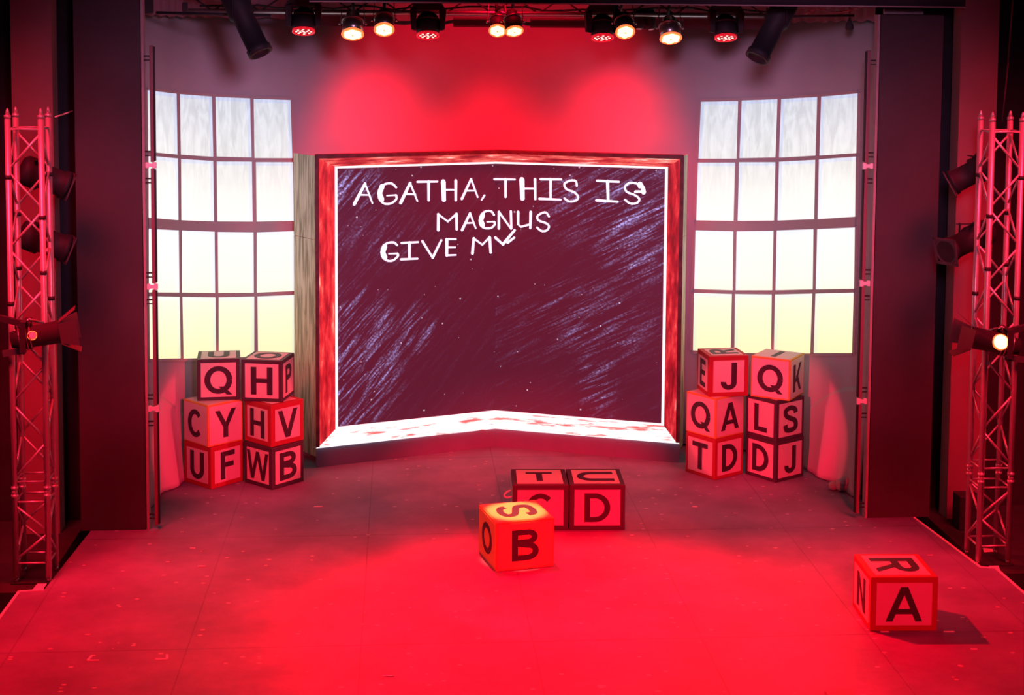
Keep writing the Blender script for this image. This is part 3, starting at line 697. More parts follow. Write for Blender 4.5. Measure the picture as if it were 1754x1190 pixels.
def block(name_label, x, y, th, w_, d_, h_, z, border, letters, edge=None, panel='panel', group=None):
    """letters: dict face -> (char, rotation) ; faces front(-y) left(-x) right(+x) top back"""
    root = empty('letter_block', (x, y, z), name_label, 'toy block', group, rotz=th)
    e = edge if edge is not None else (0.072 if border != 'edge_yellow' else 0.018)
    b = MB(); b.box((0, 0, h_/2), (w_, d_, h_)); bo = b.build('body', M[border], bevel=0.006); bo.parent = root
    faces = {'front': ((0, -d_/2, h_/2), Matrix.Rotation(PI/2, 4, 'X'), w_, h_),
             'back': ((0, d_/2, h_/2), Matrix.Rotation(PI, 4, 'Z') @ Matrix.Rotation(PI/2, 4, 'X'), w_, h_),
             'left': ((-w_/2, 0, h_/2), Matrix.Rotation(-PI/2, 4, 'Z') @ Matrix.Rotation(PI/2, 4, 'X'), d_, h_),
             'right': ((w_/2, 0, h_/2), Matrix.Rotation(PI/2, 4, 'Z') @ Matrix.Rotation(PI/2, 4, 'X'), d_, h_),
             'top': ((0, 0, h_), Matrix.Identity(4), w_, d_)}
    for fn, (pos, R, fw, fh) in faces.items():
        em = e*(w_/0.45)**0.3
        b = MB(); b.box((0, 0, 0.0), (fw-2*em, fh-2*em, 0.006)); p = b.build('panel', M[panel], bevel=0.0)
        p.parent = root; p.matrix_local = Matrix.Translation(pos) @ R
        if fn in letters:
            ch, rt = letters[fn]
            hh = 0.30 if h_ > 0.4 else 0.3
            if fn == 'top' and rt: hh = 0.30*(w_/0.45)
            if fn != 'top' and w_ > 0.5: hh = 0.285
            ww = hh*ASP.get(ch, 0.80)*(1.12 if w_ > .5 else 1.0)
            me = letter_mesh(ch, ww, hh)
            lo = bpy.data.objects.new('letter', me); COL.objects.link(lo); me.materials.append(M['letter'])
            lo.parent = p; lo.matrix_local = Matrix.Translation((0, 0, 0.0025)) @ Matrix.Rotation(math.radians(rt), 4, 'Z')
    return root
S = 0.45
K, RD, YL = 'edge_black', 'edge_red', 'edge_yellow'
st = lambda lv: lv*(S+0.001)
block('yellow-edged block with letters C and Y, middle of the outer left stack', -3.126, 16.33, .733, S, S, S, st(1), YL, {'left': ('C', 0), 'front': ('Y', 0)}, group='letter blocks in the left stacks')
block('red-edged block with letters U and F on the floor at the far left', -3.12, 16.323, .807, S, S, S, 0, RD, {'left': ('U', 0), 'front': ('F', 0)}, edge=.05, group='letter blocks in the left stacks')
block('red-edged block with letters H and V, middle of the inner left stack', -2.472, 16.30, .767, S, S, S, st(1), RD, {'left': ('H', 0), 'front': ('V', 0)}, edge=.055, group='letter blocks in the left stacks')
block('black-edged block with letters W and B on the floor in the left stack', -2.472, 16.269, .794, S, S, S, 0, K, {'left': ('W', 0), 'front': ('B', 0)}, edge=.048, group='letter blocks in the left stacks')
block('black-edged block with letters H and P on top of the left stack', -2.541, 16.393, -.218, S, S, S, st(2), K, {'front': ('H', 0), 'right': ('P', 0), 'top': ('O', 0)}, edge=.04, group='letter blocks in the left stacks')
block('black-edged block with letter Q facing forward on top of the left stack', -3.077, 16.47, .094, S, S, S, st(2), K, {'front': ('Q', 0), 'top': ('U', 0)}, edge=.04, group='letter blocks in the left stacks')
block('red-edged block with letters E and J on top of the right stack', 2.452, 16.415, .09, S, S, S, st(2), RD, {'left': ('E', 0), 'front': ('J', 0), 'top': ('R', 90)}, edge=.05, group='letter blocks in the right stacks')
block('yellow-edged block with letters Q and K on top of the right stack', 3.03, 16.255, -.60, S, S, S, st(2), YL, {'front': ('Q', 0), 'right': ('K', 0), 'top': ('I', 0)}, group='letter blocks in the right stacks')
block('yellow-edged block with letters Q and A, middle of the right stack nearest the chalkboard', 2.374, 16.41, .60, S, S, S, st(1), YL, {'left': ('Q', 0), 'front': ('A', 0)}, group='letter blocks in the right stacks')
block('red-edged block with letters T and D on the floor right of the chalkboard', 2.371, 16.387, .596, S, S, S, 0, RD, {'left': ('T', 0), 'front': ('D', 0)}, edge=.04, group='letter blocks in the right stacks')
block('black-edged block with letters L and S, middle of the outer right stack', 3.01, 16.259, .60, S, S, S, st(1), K, {'left': ('L', 0), 'front': ('S', 0)}, edge=.04, group='letter blocks in the right stacks')
block('black-edged block with letters D and J on the floor in the outer right stack', 3.017, 16.259, .585, S, S, S, 0, K, {'left': ('D', 0), 'front': ('J', 0)}, edge=.04, group='letter blocks in the right stacks')
W2, D2 = 0.549, 0.565
block('black-edged block with letters D and U at centre stage', .821, 14.742, -.041, .545, D2, S, 0, K, {'front': ('D', 0), 'top': ('U', -90)}, edge=.045)
cb = block('black-edged block with letter T on top, half hidden behind the yellow block', .265, 14.765, -.041, .545, D2, S, 0, K, {'front': ('C', 0), 'top': ('T', 0)}, edge=.045)
block('yellow block with letters S, O and B in front at centre stage', -.048, 13.672, .223, .551, .566, S, 0, YL, {'front': ('B', 0), 'left': ('O', 0), 'top': ('S', 90)}, panel='panel_yellow')
block('red-edged block with letters R, N and A alone on the right of the stage', 2.986, 12.059, -.046, .551, .5625, S, 0, RD, {'front': ('A', 0), 'left': ('N', 0), 'top': ('R', -90)}, edge=.045)
# loop of rope handle on the half hidden black block
b = MB(); hp = [(-0.275, -0.05, 0.33), (-0.31, -0.09, 0.335), (-0.345, -0.13, 0.32), (-0.352, -0.15, 0.30), (-0.325, -0.15, 0.285), (-0.275, -0.13, 0.29)]
b.tube(hp, 0.007); h = b.build('rope_handle', M['tape']); h.parent = cb

# ------------------------------------------------------------------ masking flats beside the opening, pillars, header
for sx, nm in ((-1, 'left'), (1, 'right')):
    x0, x1 = (3.56, 4.20) if sx < 0 else (3.57, 4.22)
    root = empty('masking_flat', (sx*(x0+x1)/2, 14.72, 0), 'tall dark scuffed masking flat at the %s side of the stage opening' % nm, 'stage flat', 'masking flats')
    ht = 5.05 if sx > 0 else 5.6
    b = MB(); b.box((sx*(x0+x1+0.02)/2, 14.72, ht/2), (x1-x0-0.02, 0.05, ht-0.002)); b.build('face', M['flat'], root)
    b = MB(); b.box((sx*(x0+0.0), 14.745, ht/2), (0.024, 0.10, ht-0.002)); b.build('edge_batten', M['flat_edge'], root)  # pale colour stands in for the highlight on the flat's inner edge
    # red lit pillar of the building
    MB().box((sx*4.59, 14.80, 2.62), (0.38, 0.22, 5.28)).build('column_'+nm if False else 'wall_pillar_'+nm, M['pillar'], kind='structure')
    MB().box((sx*5.2, 15.2, 2.8), (2.2, 0.06, 5.7)).build('wall_wing_'+nm, M['masking'], kind='structure')
    # strip lights mounted end to end on the inner edge of the flat
    zz = [(0.05, 1.17), (1.23, 2.36), (2.42, 3.53), (3.59, 4.70)]
    for i, (za, zb) in enumerate(zz):
        pos = ['lowest', 'second from the bottom', 'second from the top', 'topmost'][i]
        xx = sx*3.475
        r2 = empty('strip_light', (xx, 14.70, za), 'unlit dark red vertical strip light, %s on the %s flat' % (pos, nm), 'strip light', 'strip lights along the stage opening')
        b = MB(); b.box((xx, 14.70, (za+zb)/2), (0.034, 0.05, zb-za)); b.build('housing', M['tubeglass'], r2, bevel=0.006)
        b = MB(); b.box((xx-sx*0.024, 14.70, (za+zb)/2), (0.014, 0.045, zb-za-0.02)); b.build('diffuser', M['darkmetal'], r2, bevel=0.004)
        for zz_ in (za+0.10, zb-0.10):
            b = MB(); b.box((sx*3.52, 14.71, zz_), (0.062, 0.02, 0.014)); b.box((sx*3.52, 14.71, zz_-0.04), (0.062, 0.02, 0.010)); b.build('bracket', M['darkmetal'], r2)
    for zc in (1.20, 2.39, 3.56):
        pos = {1.20: 'lowest', 2.39: 'middle', 3.56: 'top'}[zc]
        b = MB(); b.box((sx*3.49, 14.68, zc), (0.10, 0.03, 0.035)); b.box((sx*3.455, 14.68, zc), (0.035, 0.035, 0.060)); b.box((sx*3.525, 14.68, zc), (0.03, 0.035, 0.055))
        b.build('clamp', M['clamp'], bevel=0.005, label='%s pale clamp joining the strip lights on the %s flat' % (pos, nm), category='clamp', group='strip light clamps')
b = MB(); b.box((1.2, 14.60, 5.47), (6.35, 0.12, 0.70)); b.build('trim_3', M['masking'], kind='structure')
b = MB(); b.box((1.2, 14.535, 5.125), (6.35, 0.012, 0.012)); b.build('trim_4', M['flat_edge'], kind='structure')  # pale strip added for the highlight along the header's lower edge

# ------------------------------------------------------------------ side lighting trusses
def truss(sx):
    nm = 'left' if sx < 0 else 'right'
    xi, xo, ya, yb, zt = 4.20, 4.48, 13.33, 13.61, 4.10
    z0 = -0.02
    root = empty('lighting_truss', (sx*4.34, 13.47, z0), 'upright silver box truss lit red, standing at the %s edge of the stage' % nm, 'truss', 'upright side trusses')
    cs = [(sx*xi, ya), (sx*xo, ya), (sx*xo, yb), (sx*xi, yb)]
    zj = 0.80
    for x, y in cs:
        b = MB(); b.rod((x, y, z0+.05), (x, y, z0+zt), .0265, 16); b.build('chord', M['alu'], root)
        b = MB(); b.rod((x, y, z0+.012), (x, y, z0+.055), .021, 12); b.build('foot', M['chrome'], root)
        b = MB(); b.rod((x, y, zj-.05), (x, y, zj-.02), .031, 14); b.rod((x, y, zj-.02), (x, y, zj+.02), .027, 14); b.rod((x, y, zj+.02), (x, y, zj+.05), .031, 14); b.build('coupler', M['alu'], root)
        b = MB(); b.rod((x, y, z0+zt-.005), (x, y, z0+zt+.022), .030, 14); b.lathe((x, y, z0+zt+.022), (0, 0, 1), [(0, .021), (.045, .012), (.06, .003)], 12); b.build('spigot', M['alu'], root)
    # bands of black tape and steel couplers
    for k, (x, y) in enumerate(cs):
        for z in ((3.55, 2.45) if k % 2 else (3.2, 2.72)):
            b = MB(); b.lathe((x, y, z), (0, 0, 1), [(0, .030), (.035, .030)], 12); b.build('tape_band', M['black'], root)
    faces = [(cs[0], cs[1]), (cs[1], cs[2]), (cs[2], cs[3]), (cs[3], cs[0])]
    for fi, (a, c) in enumerate(faces):
        for z in (0.16, zj-0.09, zj+0.09, zt-0.12):
            b = MB(); b.rod((a[0], a[1], z), (c[0], c[1], z), 0.010, 8); b.build('rung', M['alu'], root)
        for (za, zb, n) in ((0.18, zj-0.11, 2), (zj+0.11, zt-0.14, 9)):
            for i in range(n):
                u, v = za+(zb-za)*i/n, za+(zb-za)*(i+1)/n
                p, q = ((a, c) if (i+fi) % 2 else (c, a))
                b = MB(); b.rod((p[0], p[1], u+.01), (q[0], q[1], v-.01), 0.011, 8); b.build('diagonal_brace', M['alu'], root)
    # foot plate
    b = MB(); b.box((sx*4.34, 13.47, z0+0.006), (0.36, 0.36, 0.012)); b.build('foot_plate', M['darkmetal'], root)
    return root
truss(-1); truss(1)

# ------------------------------------------------------------------ theatre lamps
def barrel_lamp(name, label, group, p0, p1, r, gel=0.13, hook=None, cat='stage light'):
    """long profile lamp from its rear p0 to its front p1"""
    p0, p1 = Vector(p0), Vector(p1); d = (p1-p0); L_ = d.length; d.normalize()
    root = empty(name, p0, label, cat, group)
    b = MB(); b.lathe(p0, d, [(0, 0), (0, r*.8), (.03, r*1.0), (L_*.42, r*1.05), (L_*.45, r*.86), (L_*.9, r*.86), (L_*.91, r*.98), (L_, r*.98), (L_, r*.80), (L_-.03, r*.78), (L_-.03, 0)], 20); b.build('barrel', M['darkmetal'], root)
    side = d.cross(Vector((0, 0, 1))).normalized(); up = side.cross(d).normalized()
    R = Matrix((side, d, up)).transposed()
    if gel:
        g_ = MB(); th = .010
        for k in (-1, 1):
            g_.box(p1+d*.02+side*k*(gel-.012), (.024, th, 2*gel), rot=R); g_.box(p1+d*.02+up*k*(gel-.012), (2*gel, th, .024), rot=R)
        g_.lathe(p1+d*.012, d, [(0, gel*1.0), (.006, gel*1.0), (.006, gel*.82), (0, gel*.82)], 24)
        g_.build('gel_frame', M['barn'], root)
    c = p0+d*L_*.40
    y = MB(); y.box(c+side*(r+.02)+Vector((0, 0, .06)), (.008, .035, .16), rot=Matrix.Identity(3)); y.box(c-side*(r+.02)+Vector((0, 0, .06)), (.008, .035, .16)); 
    y.box(c+Vector((0, 0, .145)), (2*r+.05 if abs(side.x) > .5 else .035, .035 if abs(side.x) > .5 else 2*r+.05, .008)); y.build('yoke', M['darkmetal'], root)
    if hook is not None:
        h_ = MB(); h_.rod(c+Vector((0, 0, .145)), Vector(hook), .012, 8); h_.build('hook_clamp', M['chrome'], root)
    return root
# two on each side truss
def pt(px, py, Y): return at_y(px, py, Y)
barrel_lamp('profile_spotlight', 'black profile spotlight clamped high on the left truss', 'profile spotlights on the side trusses', pt(36, 288, 14.0), pt(114, 318, 14.15), .135, hook=(-4.21, 13.61, 3.72))
barrel_lamp('profile_spotlight', 'black profile spotlight on the left truss below the upper one', 'profile spotlights on the side trusses', pt(36, 398, 14.0), pt(114, 426, 14.15), .135, hook=(-4.21, 13.61, 3.10))
barrel_lamp('profile_spotlight', 'black profile spotlight clamped high on the right truss', 'profile spotlights on the side trusses', pt(1694, 281, 14.0), pt(1630, 314, 14.1), .125, hook=(4.21, 13.61, 3.80))
barrel_lamp('profile_spotlight', 'black profile spotlight on the right truss with its gel frame turned forward', 'profile spotlights on the side trusses', pt(1692, 396, 14.15), pt(1622, 430, 13.85), .125, hook=(4.21, 13.61, 3.15))
# two big ones hanging over the sides of the opening
barrel_lamp('hanging_spotlight', 'long black spotlight tube hanging at the top left, pointing down and inward', 'long hanging spotlights', pt(392, -22, 15.2), pt(447, 92, 15.0), .125, gel=0)
barrel_lamp('hanging_spotlight', 'long black spotlight tube hanging at the top right, pointing down and inward', 'long hanging spotlights', pt(1352, -5, 15.2), pt(1296, 100, 15.0), .125, gel=0)

# horizontal lamps with barn doors clamped half way up each truss
def truss_lamp(sx, pr, pf, lit):
    nm = 'left' if sx < 0 else 'right'
    p0, p1 = Vector(pr), Vector(pf); d = (p1-p0); L_ = d.length; d.normalize(); r = .10
    root = empty('barn_door_spotlight', p0, 'black spotlight with open barn doors clamped to the middle of the %s truss' % nm, 'stage light', 'barn door spotlights on the trusses')
    b = MB(); b.lathe(p0, d, [(0, 0), (0, r*.7), (.05, r*.8), (.06, r), (L_*.35, r), (L_*.36, r*1.08), (L_*.40, r*1.08), (L_*.41, r*.92), (L_, r*1.0), (L_, r*.8), (L_-.02, 0)], 20); b.build('barrel', M['darkmetal'], root)
    side = d.cross(Vector((0, 0, 1))).normalized(); up = side.cross(d).normalized()
    for k in range(4):
        b = MB(); b.lathe(p0+d*(.07+.03*k), d, [(0, r*1.0), (0, r*1.12), (.008, r*1.12), (.008, r*1.0)], 18); b.build('cooling_fin', M['chrome'], root)
    f = p1
    for i, (a, c) in enumerate(((up, side), (-up, side), (side, up), (-side, up))):
        b = MB(); o0 = f+a*r*.95; o1 = f+d*.15+a*(r*.95+.09)
        w0, w1 = .085, .115; nn = (o1-o0).cross(c).normalized()*.004
        b.hexa([o0-c*w0, o0+c*w0, o1+c*w1, o1-c*w1], [o0-c*w0+nn, o0+c*w0+nn, o1+c*w1+nn, o1-c*w1+nn]); b.build('barn_door', M['barn'], root)
    # rear glow seen through the colour frame slot, turned to the auditorium
    g = p0+d*L_*.45
    cdir = (Vector((0, -1, 0.25)) - d*Vector((0, -1, .25)).dot(d)).normalized()
    e = MB(); e.lathe(g+cdir*(r*.80), cdir, [(0, .068 if lit else .030), (.034, .062 if lit else .026), (.042, 0)], 18); e.build('lens', M['lens_hot'] if lit else M['lens_dim'], root)
    e = MB(); e.lathe(g+cdir*(r*.80), cdir, [(0, .074 if lit else .04), (.026, .072 if lit else .04), (.026, .060 if lit else .034), (0, .060 if lit else .034)], 18); e.build('lens_rim', M['lens_rim'], root)
    b = MB(); b.tube([p0+d*L_*.3+Vector((0, 0, .0)), p0+d*L_*.3+Vector((-sx*.02, 0, .16)), Vector((sx*4.20, 13.30, p0.z+.12))], .012); b.build('hook_clamp', M['chrome'], root)
    b = MB(); c = p0+d*L_*.3; b.box(c-Vector((0, .118, -.02)), (.05, .008, .26)); b.box(c+Vector((0, .118, .02)), (.05, .008, .26)); b.box(c+Vector((0, 0, .15)), (.05, .24, .01)); b.build('yoke', M['darkmetal'], root)
    b = MB(); b.box(p0+Vector((0, 0, .17)), (.34, .05, .05), rot=Matrix.Rotation(-sx*0.25, 3, 'Y')); b.build('ballast_bar', M['darkmetal'], root)
    b = MB(); b.box(Vector((sx*4.44, 13.24, p0.z-.12)), (.19, .03, .055), rot=Matrix.Rotation(-sx*-0.15, 3, 'Y')); b.build('clamp_plate', M['chrome'], root)
truss_lamp(-1, (-4.44, 13.15, 2.18), (-4.04, 13.22, 2.24), False)
truss_lamp(1, (4.44, 13.15, 2.05), (4.03, 13.22, 2.13), True)

# ------------------------------------------------------------------ overhead rig
YR = 16.2
root = empty('overhead_truss', (0, YR, 4.98), 'dark lighting truss spanning the top of the stage above the chalkboard', 'truss')
for (dy, z) in ((-.14, 5.22), (.14, 5.22), (-.14, 5.055), (.14, 5.055)):
    b = MB(); b.rod((-3.35, YR+dy, z), (3.05, YR+dy, z), .024, 12); b.build('chord', M['darkmetal'] if z > 5.1 or dy > 0 else M['chrome'], root)
n = 26
for i in range(n):
    xa = -3.3+6.3*i/n; xb = -3.3+6.3*(i+1)/n
    b = MB(); b.rod((xa, YR-.14, 5.055 if i % 2 else 5.22), (xb, YR-.14, 5.22 if i % 2 else 5.055), .009, 8); b.build('diagonal_brace', M['darkmetal'], root)
for xa, xb in ((-0.55, 0.02), (0.28, 1.9), (1.95, 2.85), (-1.95, -1.2)):
    b = MB(); b.box(((xa+xb)/2, YR+.22, 4.965), (xb-xa, .02, .11)); b.build('cable_tray', mat('dusky_tray', (.11, .05, .075), .7), root)
b = MB(); random.seed(3)
pts = [(-3.2+i*.2, YR-.10+.03*random.random(), 5.08+.05*random.random()) for i in range(31)]
b.tube(pts, .012, 6); b.build('cable', M['black'], label='black cable sagging along the overhead truss', category='cable')

def moving_head(px, py, where, tilt=0.32):
    c = pt(px, py, YR-.36)                            # lens centre
    root = empty('moving_head_light', (c.x, c.y, c.z+.36), 'black moving head light, %s' % where, 'stage light', 'moving head lights on the overhead truss')
    b = MB(); b.box((c.x, c.y+.01, c.z+.37), (.27, .20, .09)); b.build('base', M['darkmetal'], root, bevel=.015)
    b = MB(); b.rod((c.x, c.y+.05, c.z+.40), (c.x, YR-.14, 5.10), .018, 8); b.build('hook_clamp', M['darkmetal'], root)
    b = MB()
    for k in (-1, 1):
        b.hexa([(c.x+k*.122, c.y-.06, c.z+.045), (c.x+k*.172, c.y-.06, c.z+.055), (c.x+k*.172, c.y+.08, c.z+.055), (c.x+k*.122, c.y+.08, c.z+.045)],
               [(c.x+k*.115, c.y-.06, c.z+.30), (c.x+k*.188, c.y-.06, c.z+.26), (c.x+k*.188, c.y+.08, c.z+.26), (c.x+k*.115, c.y+.08, c.z+.30)])
    b.hexa([(c.x-.188, c.y-.06, c.z+.255), (c.x+.188, c.y-.06, c.z+.255), (c.x+.188, c.y+.08, c.z+.255), (c.x-.188, c.y+.08, c.z+.255)],
           [(c.x-.14, c.y-.06, c.z+.33), (c.x+.14, c.y-.06, c.z+.33), (c.x+.14, c.y+.08, c.z+.33), (c.x-.14, c.y+.08, c.z+.33)])
    b.build('yoke', M['darkmetal'], root, bevel=.006)
    d = Vector((0, -tilt, -1)).normalized()
    hc = c - d*.20
    b = MB(); b.lathe(hc, d, [(-.04, 0), (-.04, .06), (.0, .105), (.05, .120), (.15, .120), (.19, .112)], 24); b.build('head', M['darkmetal'], root)
    b = MB(); b.lathe(hc+d*.03, d, [(0, .119), (.006, .124), (.014, .124), (.02, .119)], 24); b.build('head_band', M['barn'], root)
    b = MB(); b.lathe(hc, d, [(.185, .106), (.19, .118), (.215, .118), (.215, .106), (.19, .100)], 28); b.build('lens_ring', M['lens_red'], root)
    b = MB(); b.lathe(hc, d, [(.188, .104), (.205, .104), (.205, 0)], 24); b.build('lens', M['lens_dark'], root)
    a = Vector((1, 0, 0)); e = d.cross(a)
    for k in range(13):
        rr, an = (0, 0) if k == 0 else ((.038, k*PI/2+.4) if k < 5 else (.076, k*PI/4))
        q = hc+d*.206+a*rr*math.cos(an)+e*rr*math.sin(an)+Vector((0, .012, 0))
        b = MB(); b.lathe(q, d, [(-.004, .013), (.004, .012), (.007, 0)], 8); b.build('led', M['led'], root)
moving_head(520, 53, 'leftmost on the overhead truss')
moving_head(733, 60, 'second from the left on the overhead truss')
moving_head(1032, 64, 'third from the left on the overhead truss')
moving_head(1243, 64, 'rightmost on the overhead truss beside the long hanging tube')

def par_can(px, py, where, r=.115, tilt=.62, lean=0.0, dy=-.36):
    c = pt(px, py, YR+dy)
    root = empty('par_can_light', (c.x, c.y, c.z+.3), 'glowing yellow-white stage lamp, %s' % where, 'stage light', 'glowing lamps on the overhead truss')
    d = Vector((lean, -tilt, -1)).normalized()
    q = c-d*.26
    b = MB(); b.lathe(q, d, [(0, 0), (0, r*.45), (.02, r*.62), (.10, r*.75), (.12, r*.95), (.255, r), (.255, r*.93), (.24, r*.9), (.24, 0)], 22); b.build('can', M['chrome'] if r > .1 else M['darkmetal'], root)
    b = MB(); b.lathe(q+d*.10, d, [(0, r*.96), (0, r*1.04), (.012, r*1.04), (.012, r*.96)], 22); b.build('band', M['chrome'], root)
    b = MB(); b.lathe(c, d, [(-.018, r*.98), (0, r*1.03), (.006, r*.98), (.004, r*.86), (-.01, r*.84)], 26); b.build('lens_rim', M['lens_rim'], root)
    # scalloped bright lens
    b = MB(); a = Vector((1, 0, 0)).cross(d).normalized(); e = d.cross(a)
    n = 42; ring = []; ring2 = []
    for i in range(n):
        an = 2*PI*i/n; rr = r*(.80+.055*math.cos(6*an))
        ring.append(b.bm.verts.new(c+d*.004+(a*math.cos(an)+e*math.sin(an))*rr)); ring2.append(b.bm.verts.new(c+d*.012+(a*math.cos(an)+e*math.sin(an))*r*.12))
    for i in range(n): b.bm.faces.new((ring[i], ring[(i+1) % n], ring2[(i+1) % n], ring2[i]))
    b.bm.faces.new(ring2)
    b.build('lens', M['lens_hot'], root)
    b = MB(); b.lathe(c+d*.010, d, [(0, .010), (.008, .008), (.010, 0)], 8); b.build('lens_hub', M['lens_rim'], root)
    top = Vector((c.x, q.y-.02, q.z+.16)); s = q+d*.13
    b = MB()
    for k in (-1, 1): b.hexa([s+Vector((k*(r+.012)-.004, -.012, -.01)), s+Vector((k*(r+.012)+.004, -.012, -.01)), s+Vector((k*(r+.012)+.004, .012, -.01)), s+Vector((k*(r+.012)-.004, .012, -.01))],
                           [top+Vector((k*(r*.9)-.004, -.012, -.02)), top+Vector((k*(r*.9)+.004, -.012, -.02)), top+Vector((k*(r*.9)+.004, .012, -.02)), top+Vector((k*(r*.9)-.004, .012, -.02))])
    b.box(top+Vector((0, 0, -.02)), (2*r, .024, .008)); b.build('yoke', M['chrome'], root)
    b = MB(); b.rod(top+Vector((0, 0, -.02)), (c.x, YR-.165, 5.06), .016, 10); b.build('hook_clamp', M['darkmetal'], root)
    for k in (-1, 1):
        b = MB(); b.lathe(s+Vector((k*(r+.012), 0, 0)), (k, 0, 0), [(0, .016), (.02, .014)], 8); b.build('tilt_knob', M['chrome'], root)
par_can(604, 59, 'first of the bright ones from the left')
par_can(658, 51, 'second of the bright ones from the left', r=.105, tilt=.85)
par_can(852, 53, 'left one of the touching middle pair', r=.090, tilt=1.0, lean=-.1, dy=-.30)
par_can(881, 54, 'right one of the touching middle pair', r=.094, tilt=.65, lean=.1, dy=-.52)
par_can(1071, 55, 'second of the bright ones from the right', r=.10, tilt=1.0, dy=-.60)
par_can(1149, 66, 'first of the bright ones from the right')

# small dark unlit lamps
for px, py, wh in ((1095, 32, 'left one of the small unlit pair near the top right'), (1113, 33, 'right one of the small unlit pair near the top right')):
    c = pt(px, py, YR-.05); dd = Vector((.12 if px > 1100 else -.05, -.2, -1))
    root = empty('small_spotlight', c+Vector((0, 0, .1)), 'small black unlit spotlight, %s' % wh, 'stage light', 'small unlit spotlights')
    b = MB(); b.lathe(c-dd.normalized()*.10, dd, [(0, 0), (0, .05), (.05, .07), (.17, .055), (.21, .045), (.21, 0)], 16); b.build('body', M['black'], root)
    b = MB(); b.lathe(c+dd.normalized()*.108, dd, [(0, .032), (.006, .03), (.008, 0)], 12); b.build('lens', M['clamp'], root)
    b = MB(); b.rod(c-dd.normalized()*.06, (c.x, YR-.14, 5.06), .012); b.build('bracket', M['darkmetal'], root)
# pale plates in the gap above the right flat
MB().box((3.88, 14.9, 5.085), (0.40, 0.03, 0.05)).build('trim_5', M['flat_edge'], kind='structure')
# plumb weight hanging at the right
c = pt(1455, 44, 15.4)
root = empty('hanging_weight', c, 'small black teardrop weight hanging on a cable at the top right', 'weight')
b = MB(); b.lathe(c+Vector((0, 0, -.045)), (0, 0, 1), [(0, 0), (0, .035), (.02, .045), (.06, .038), (.10, .016), (.13, .006)], 16); b.build('body', M['black'], root)
b = MB(); b.rod(c+Vector((0, 0, .08)), c+Vector((0, 0, .8)), .005, 6); b.build('wire', M['black'], root)
# clutter above left of the opening
b = MB(); b.rod((-3.52, 15.3, 5.02), (-2.4, 15.3, 5.0), .015, 10); b.build('lighting_pipe', M['darkmetal'], label='thin dark pipe across the top left corner of the opening', category='pipe')
c = pt(252, 10, 15.3); b = MB(); b.box(c, (.11, .12, .15)); b.build('junction_box', M['black'], bevel=.01, label='small black box at the top left corner of the opening', category='box')
c = pt(317, 12, 15.3); b = MB(); b.box(c, (.05, .05, .09)); b.build('pipe_clamp', M['black'], bevel=.006, label='small black clamp on the pipe at the top left', category='clamp')
c = pt(1398, 18, 15.3)
b = MB(); b.rod((c.x-.4, 15.3, 5.03), (3.5, 15.3, 5.05), .013, 10); b.build('lighting_pipe', M['darkmetal'], label='thin dark pipe across the top right corner of the opening', category='pipe')
b = MB(); tt = [pt(1380+i*9, 24-6*math.sin(i*.7)*(1 if i < 6 else .4)+(-i*.9), 15.28) for i in range(12)]; b.tube(tt, .006, 6); b.build('cable', M['tape'], label='thin pale cable looping below the pipe at the top right', category='cable')

# ------------------------------------------------------------------ small things on the floor
def tape_mark(px, py, flip, where):
    p = on_floor(px, py); b = MB()
    b.box((p.x, p.y, .0015), (.085, .018, .003)); b.box((p.x-flip*.038, p.y+.045, .0015), (.018, .09, .003), -flip*0.15)
    b.build('tape_mark', M['tape'], label='small L-shaped pale tape mark on the floor, %s' % where, category='tape mark', group='L-shaped tape marks')
tape_mark(160, 1131, 1, 'at the lower left of the stage'); tape_mark(276, 1129, -1, 'the right one of two')
tape_mark(1447, 1085, 1, 'beside the front left corner of the red-edged block') if False else None
scr = [(1190, 868, 'near the right stacks'), (940, 930, 'beside the yellow block at centre stage'), (545, 868, 'in front of the left stacks'), (330, 939, 'in front of the left strip lights'), (1515, 1082, 'in the shadow of the lone block'), (1625, 1082, 'right of the lone block'), (1668, 1112, 'at the lower right of the lone block'), (345, 970, 'left of the red pool of light'), (665, 1158, 'near the bottom edge left of the middle')]
for i, (px, py, wh) in enumerate(scr):
    p = on_floor(px, py); a = i*1.9
    b = MB(); l = .05+.02*(i % 3); w_ = .012
    b.hexa([(p.x-l/2, p.y-w_/2, .001), (p.x+l/2, p.y-w_, .001), (p.x+l/2.2, p.y+w_/2, .001), (p.x-l/2.4, p.y+w_, .001)], [(p.x-l/2, p.y-w_/2, .004), (p.x+l/2, p.y-w_, .008), (p.x+l/2.2, p.y+w_/2, .006), (p.x-l/2.4, p.y+w_, .004)])
    b.build('paper_scrap', M['tape'], label='tiny pale paper scrap on the floor %s' % wh, category='paper scrap', group='paper scraps on the floor')
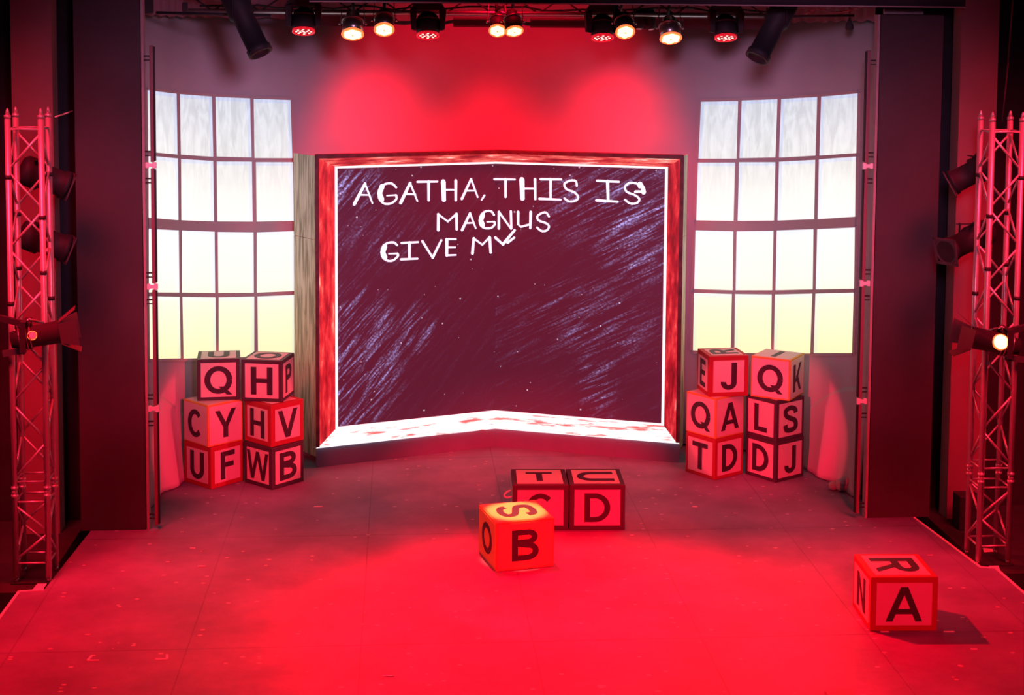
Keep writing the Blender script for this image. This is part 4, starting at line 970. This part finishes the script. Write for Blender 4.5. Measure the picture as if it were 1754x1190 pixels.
# dark box at the very front
p = on_floor(1412, 1190)
z_ = .10
a0 = on_floor(1412, 1180, z_); a1 = on_floor(1459, 1179, z_)
b = MB(); wb = a1.x-a0.x
b.box(((a0.x+a1.x)/2, a0.y-.15, z_/2), (wb, .30, z_)); root = b.build('floor_box', mat('dull_grey_box', (.30, .22, .22), .7, noise=.15), bevel=.006, label='small dark box on the floor at the very bottom edge, right of centre', category='box')
# speaker behind the right truss
root = empty('floor_speaker', (4.50, 14.36, -0.02), 'small black speaker on the floor behind the right truss', 'speaker')
b = MB(); b.box((4.50, 14.42, .15), (.22, .20, .34)); b.build('cabinet', M['black'], root, bevel=.01)
b = MB(); b.lathe((4.50, 14.33, .10), (0, -1, 0), [(-.02, .07), (.006, .07), (.006, .055), (-.005, 0)], 18); b.build('cone', M['darkmetal'], root)
b = MB(); b.lathe((4.50, 14.33, .24), (0, -1, 0), [(-.02, .03), (.006, .03), (.006, .02), (-.005, 0)], 14); b.build('tweeter', M['darkmetal'], root)
# pale cloth strip lying by each truss foot
for sx, nm in ((-1, 'left'), (1, 'right')):
    b = MB(); b.hexa([(sx*4.24, 13.12, -.019), (sx*4.33, 13.12, -.019), (sx*4.50, 13.75, -.019), (sx*4.42, 13.78, -.019)] if sx > 0 else [(-4.30, 13.11, -.019), (-4.21, 13.11, -.019), (-4.21, 13.5, -.019), (-4.28, 13.5, -.019)],
                     [(sx*4.24, 13.12, -.012), (sx*4.33, 13.12, -.012), (sx*4.50, 13.75, -.012), (sx*4.42, 13.78, -.012)] if sx > 0 else [(-4.30, 13.11, -.012), (-4.21, 13.11, -.012), (-4.21, 13.5, -.012), (-4.28, 13.5, -.012)])
    b.build('tape_strip', M['tape'], label='pale strip of tape on the ground at the foot of the %s truss' % nm, category='tape')
# cable between left truss and flat
b = MB(); b.tube([pt(95, 200, 13.7), pt(108, 196, 14.0), pt(124, 190, 14.68)], .006, 6); b.build('cable', M['tape'], label='short pale cable from the top of the left truss to the flat', category='cable')
b = MB(); b.tube([(4.46, 13.75, 4.05), (4.56, 13.9, 4.6), (4.63, 14.0, 5.3)], .008, 6); b.build('cable', M['darkmetal'], label='slanting dark cable rising above the right truss', category='cable')
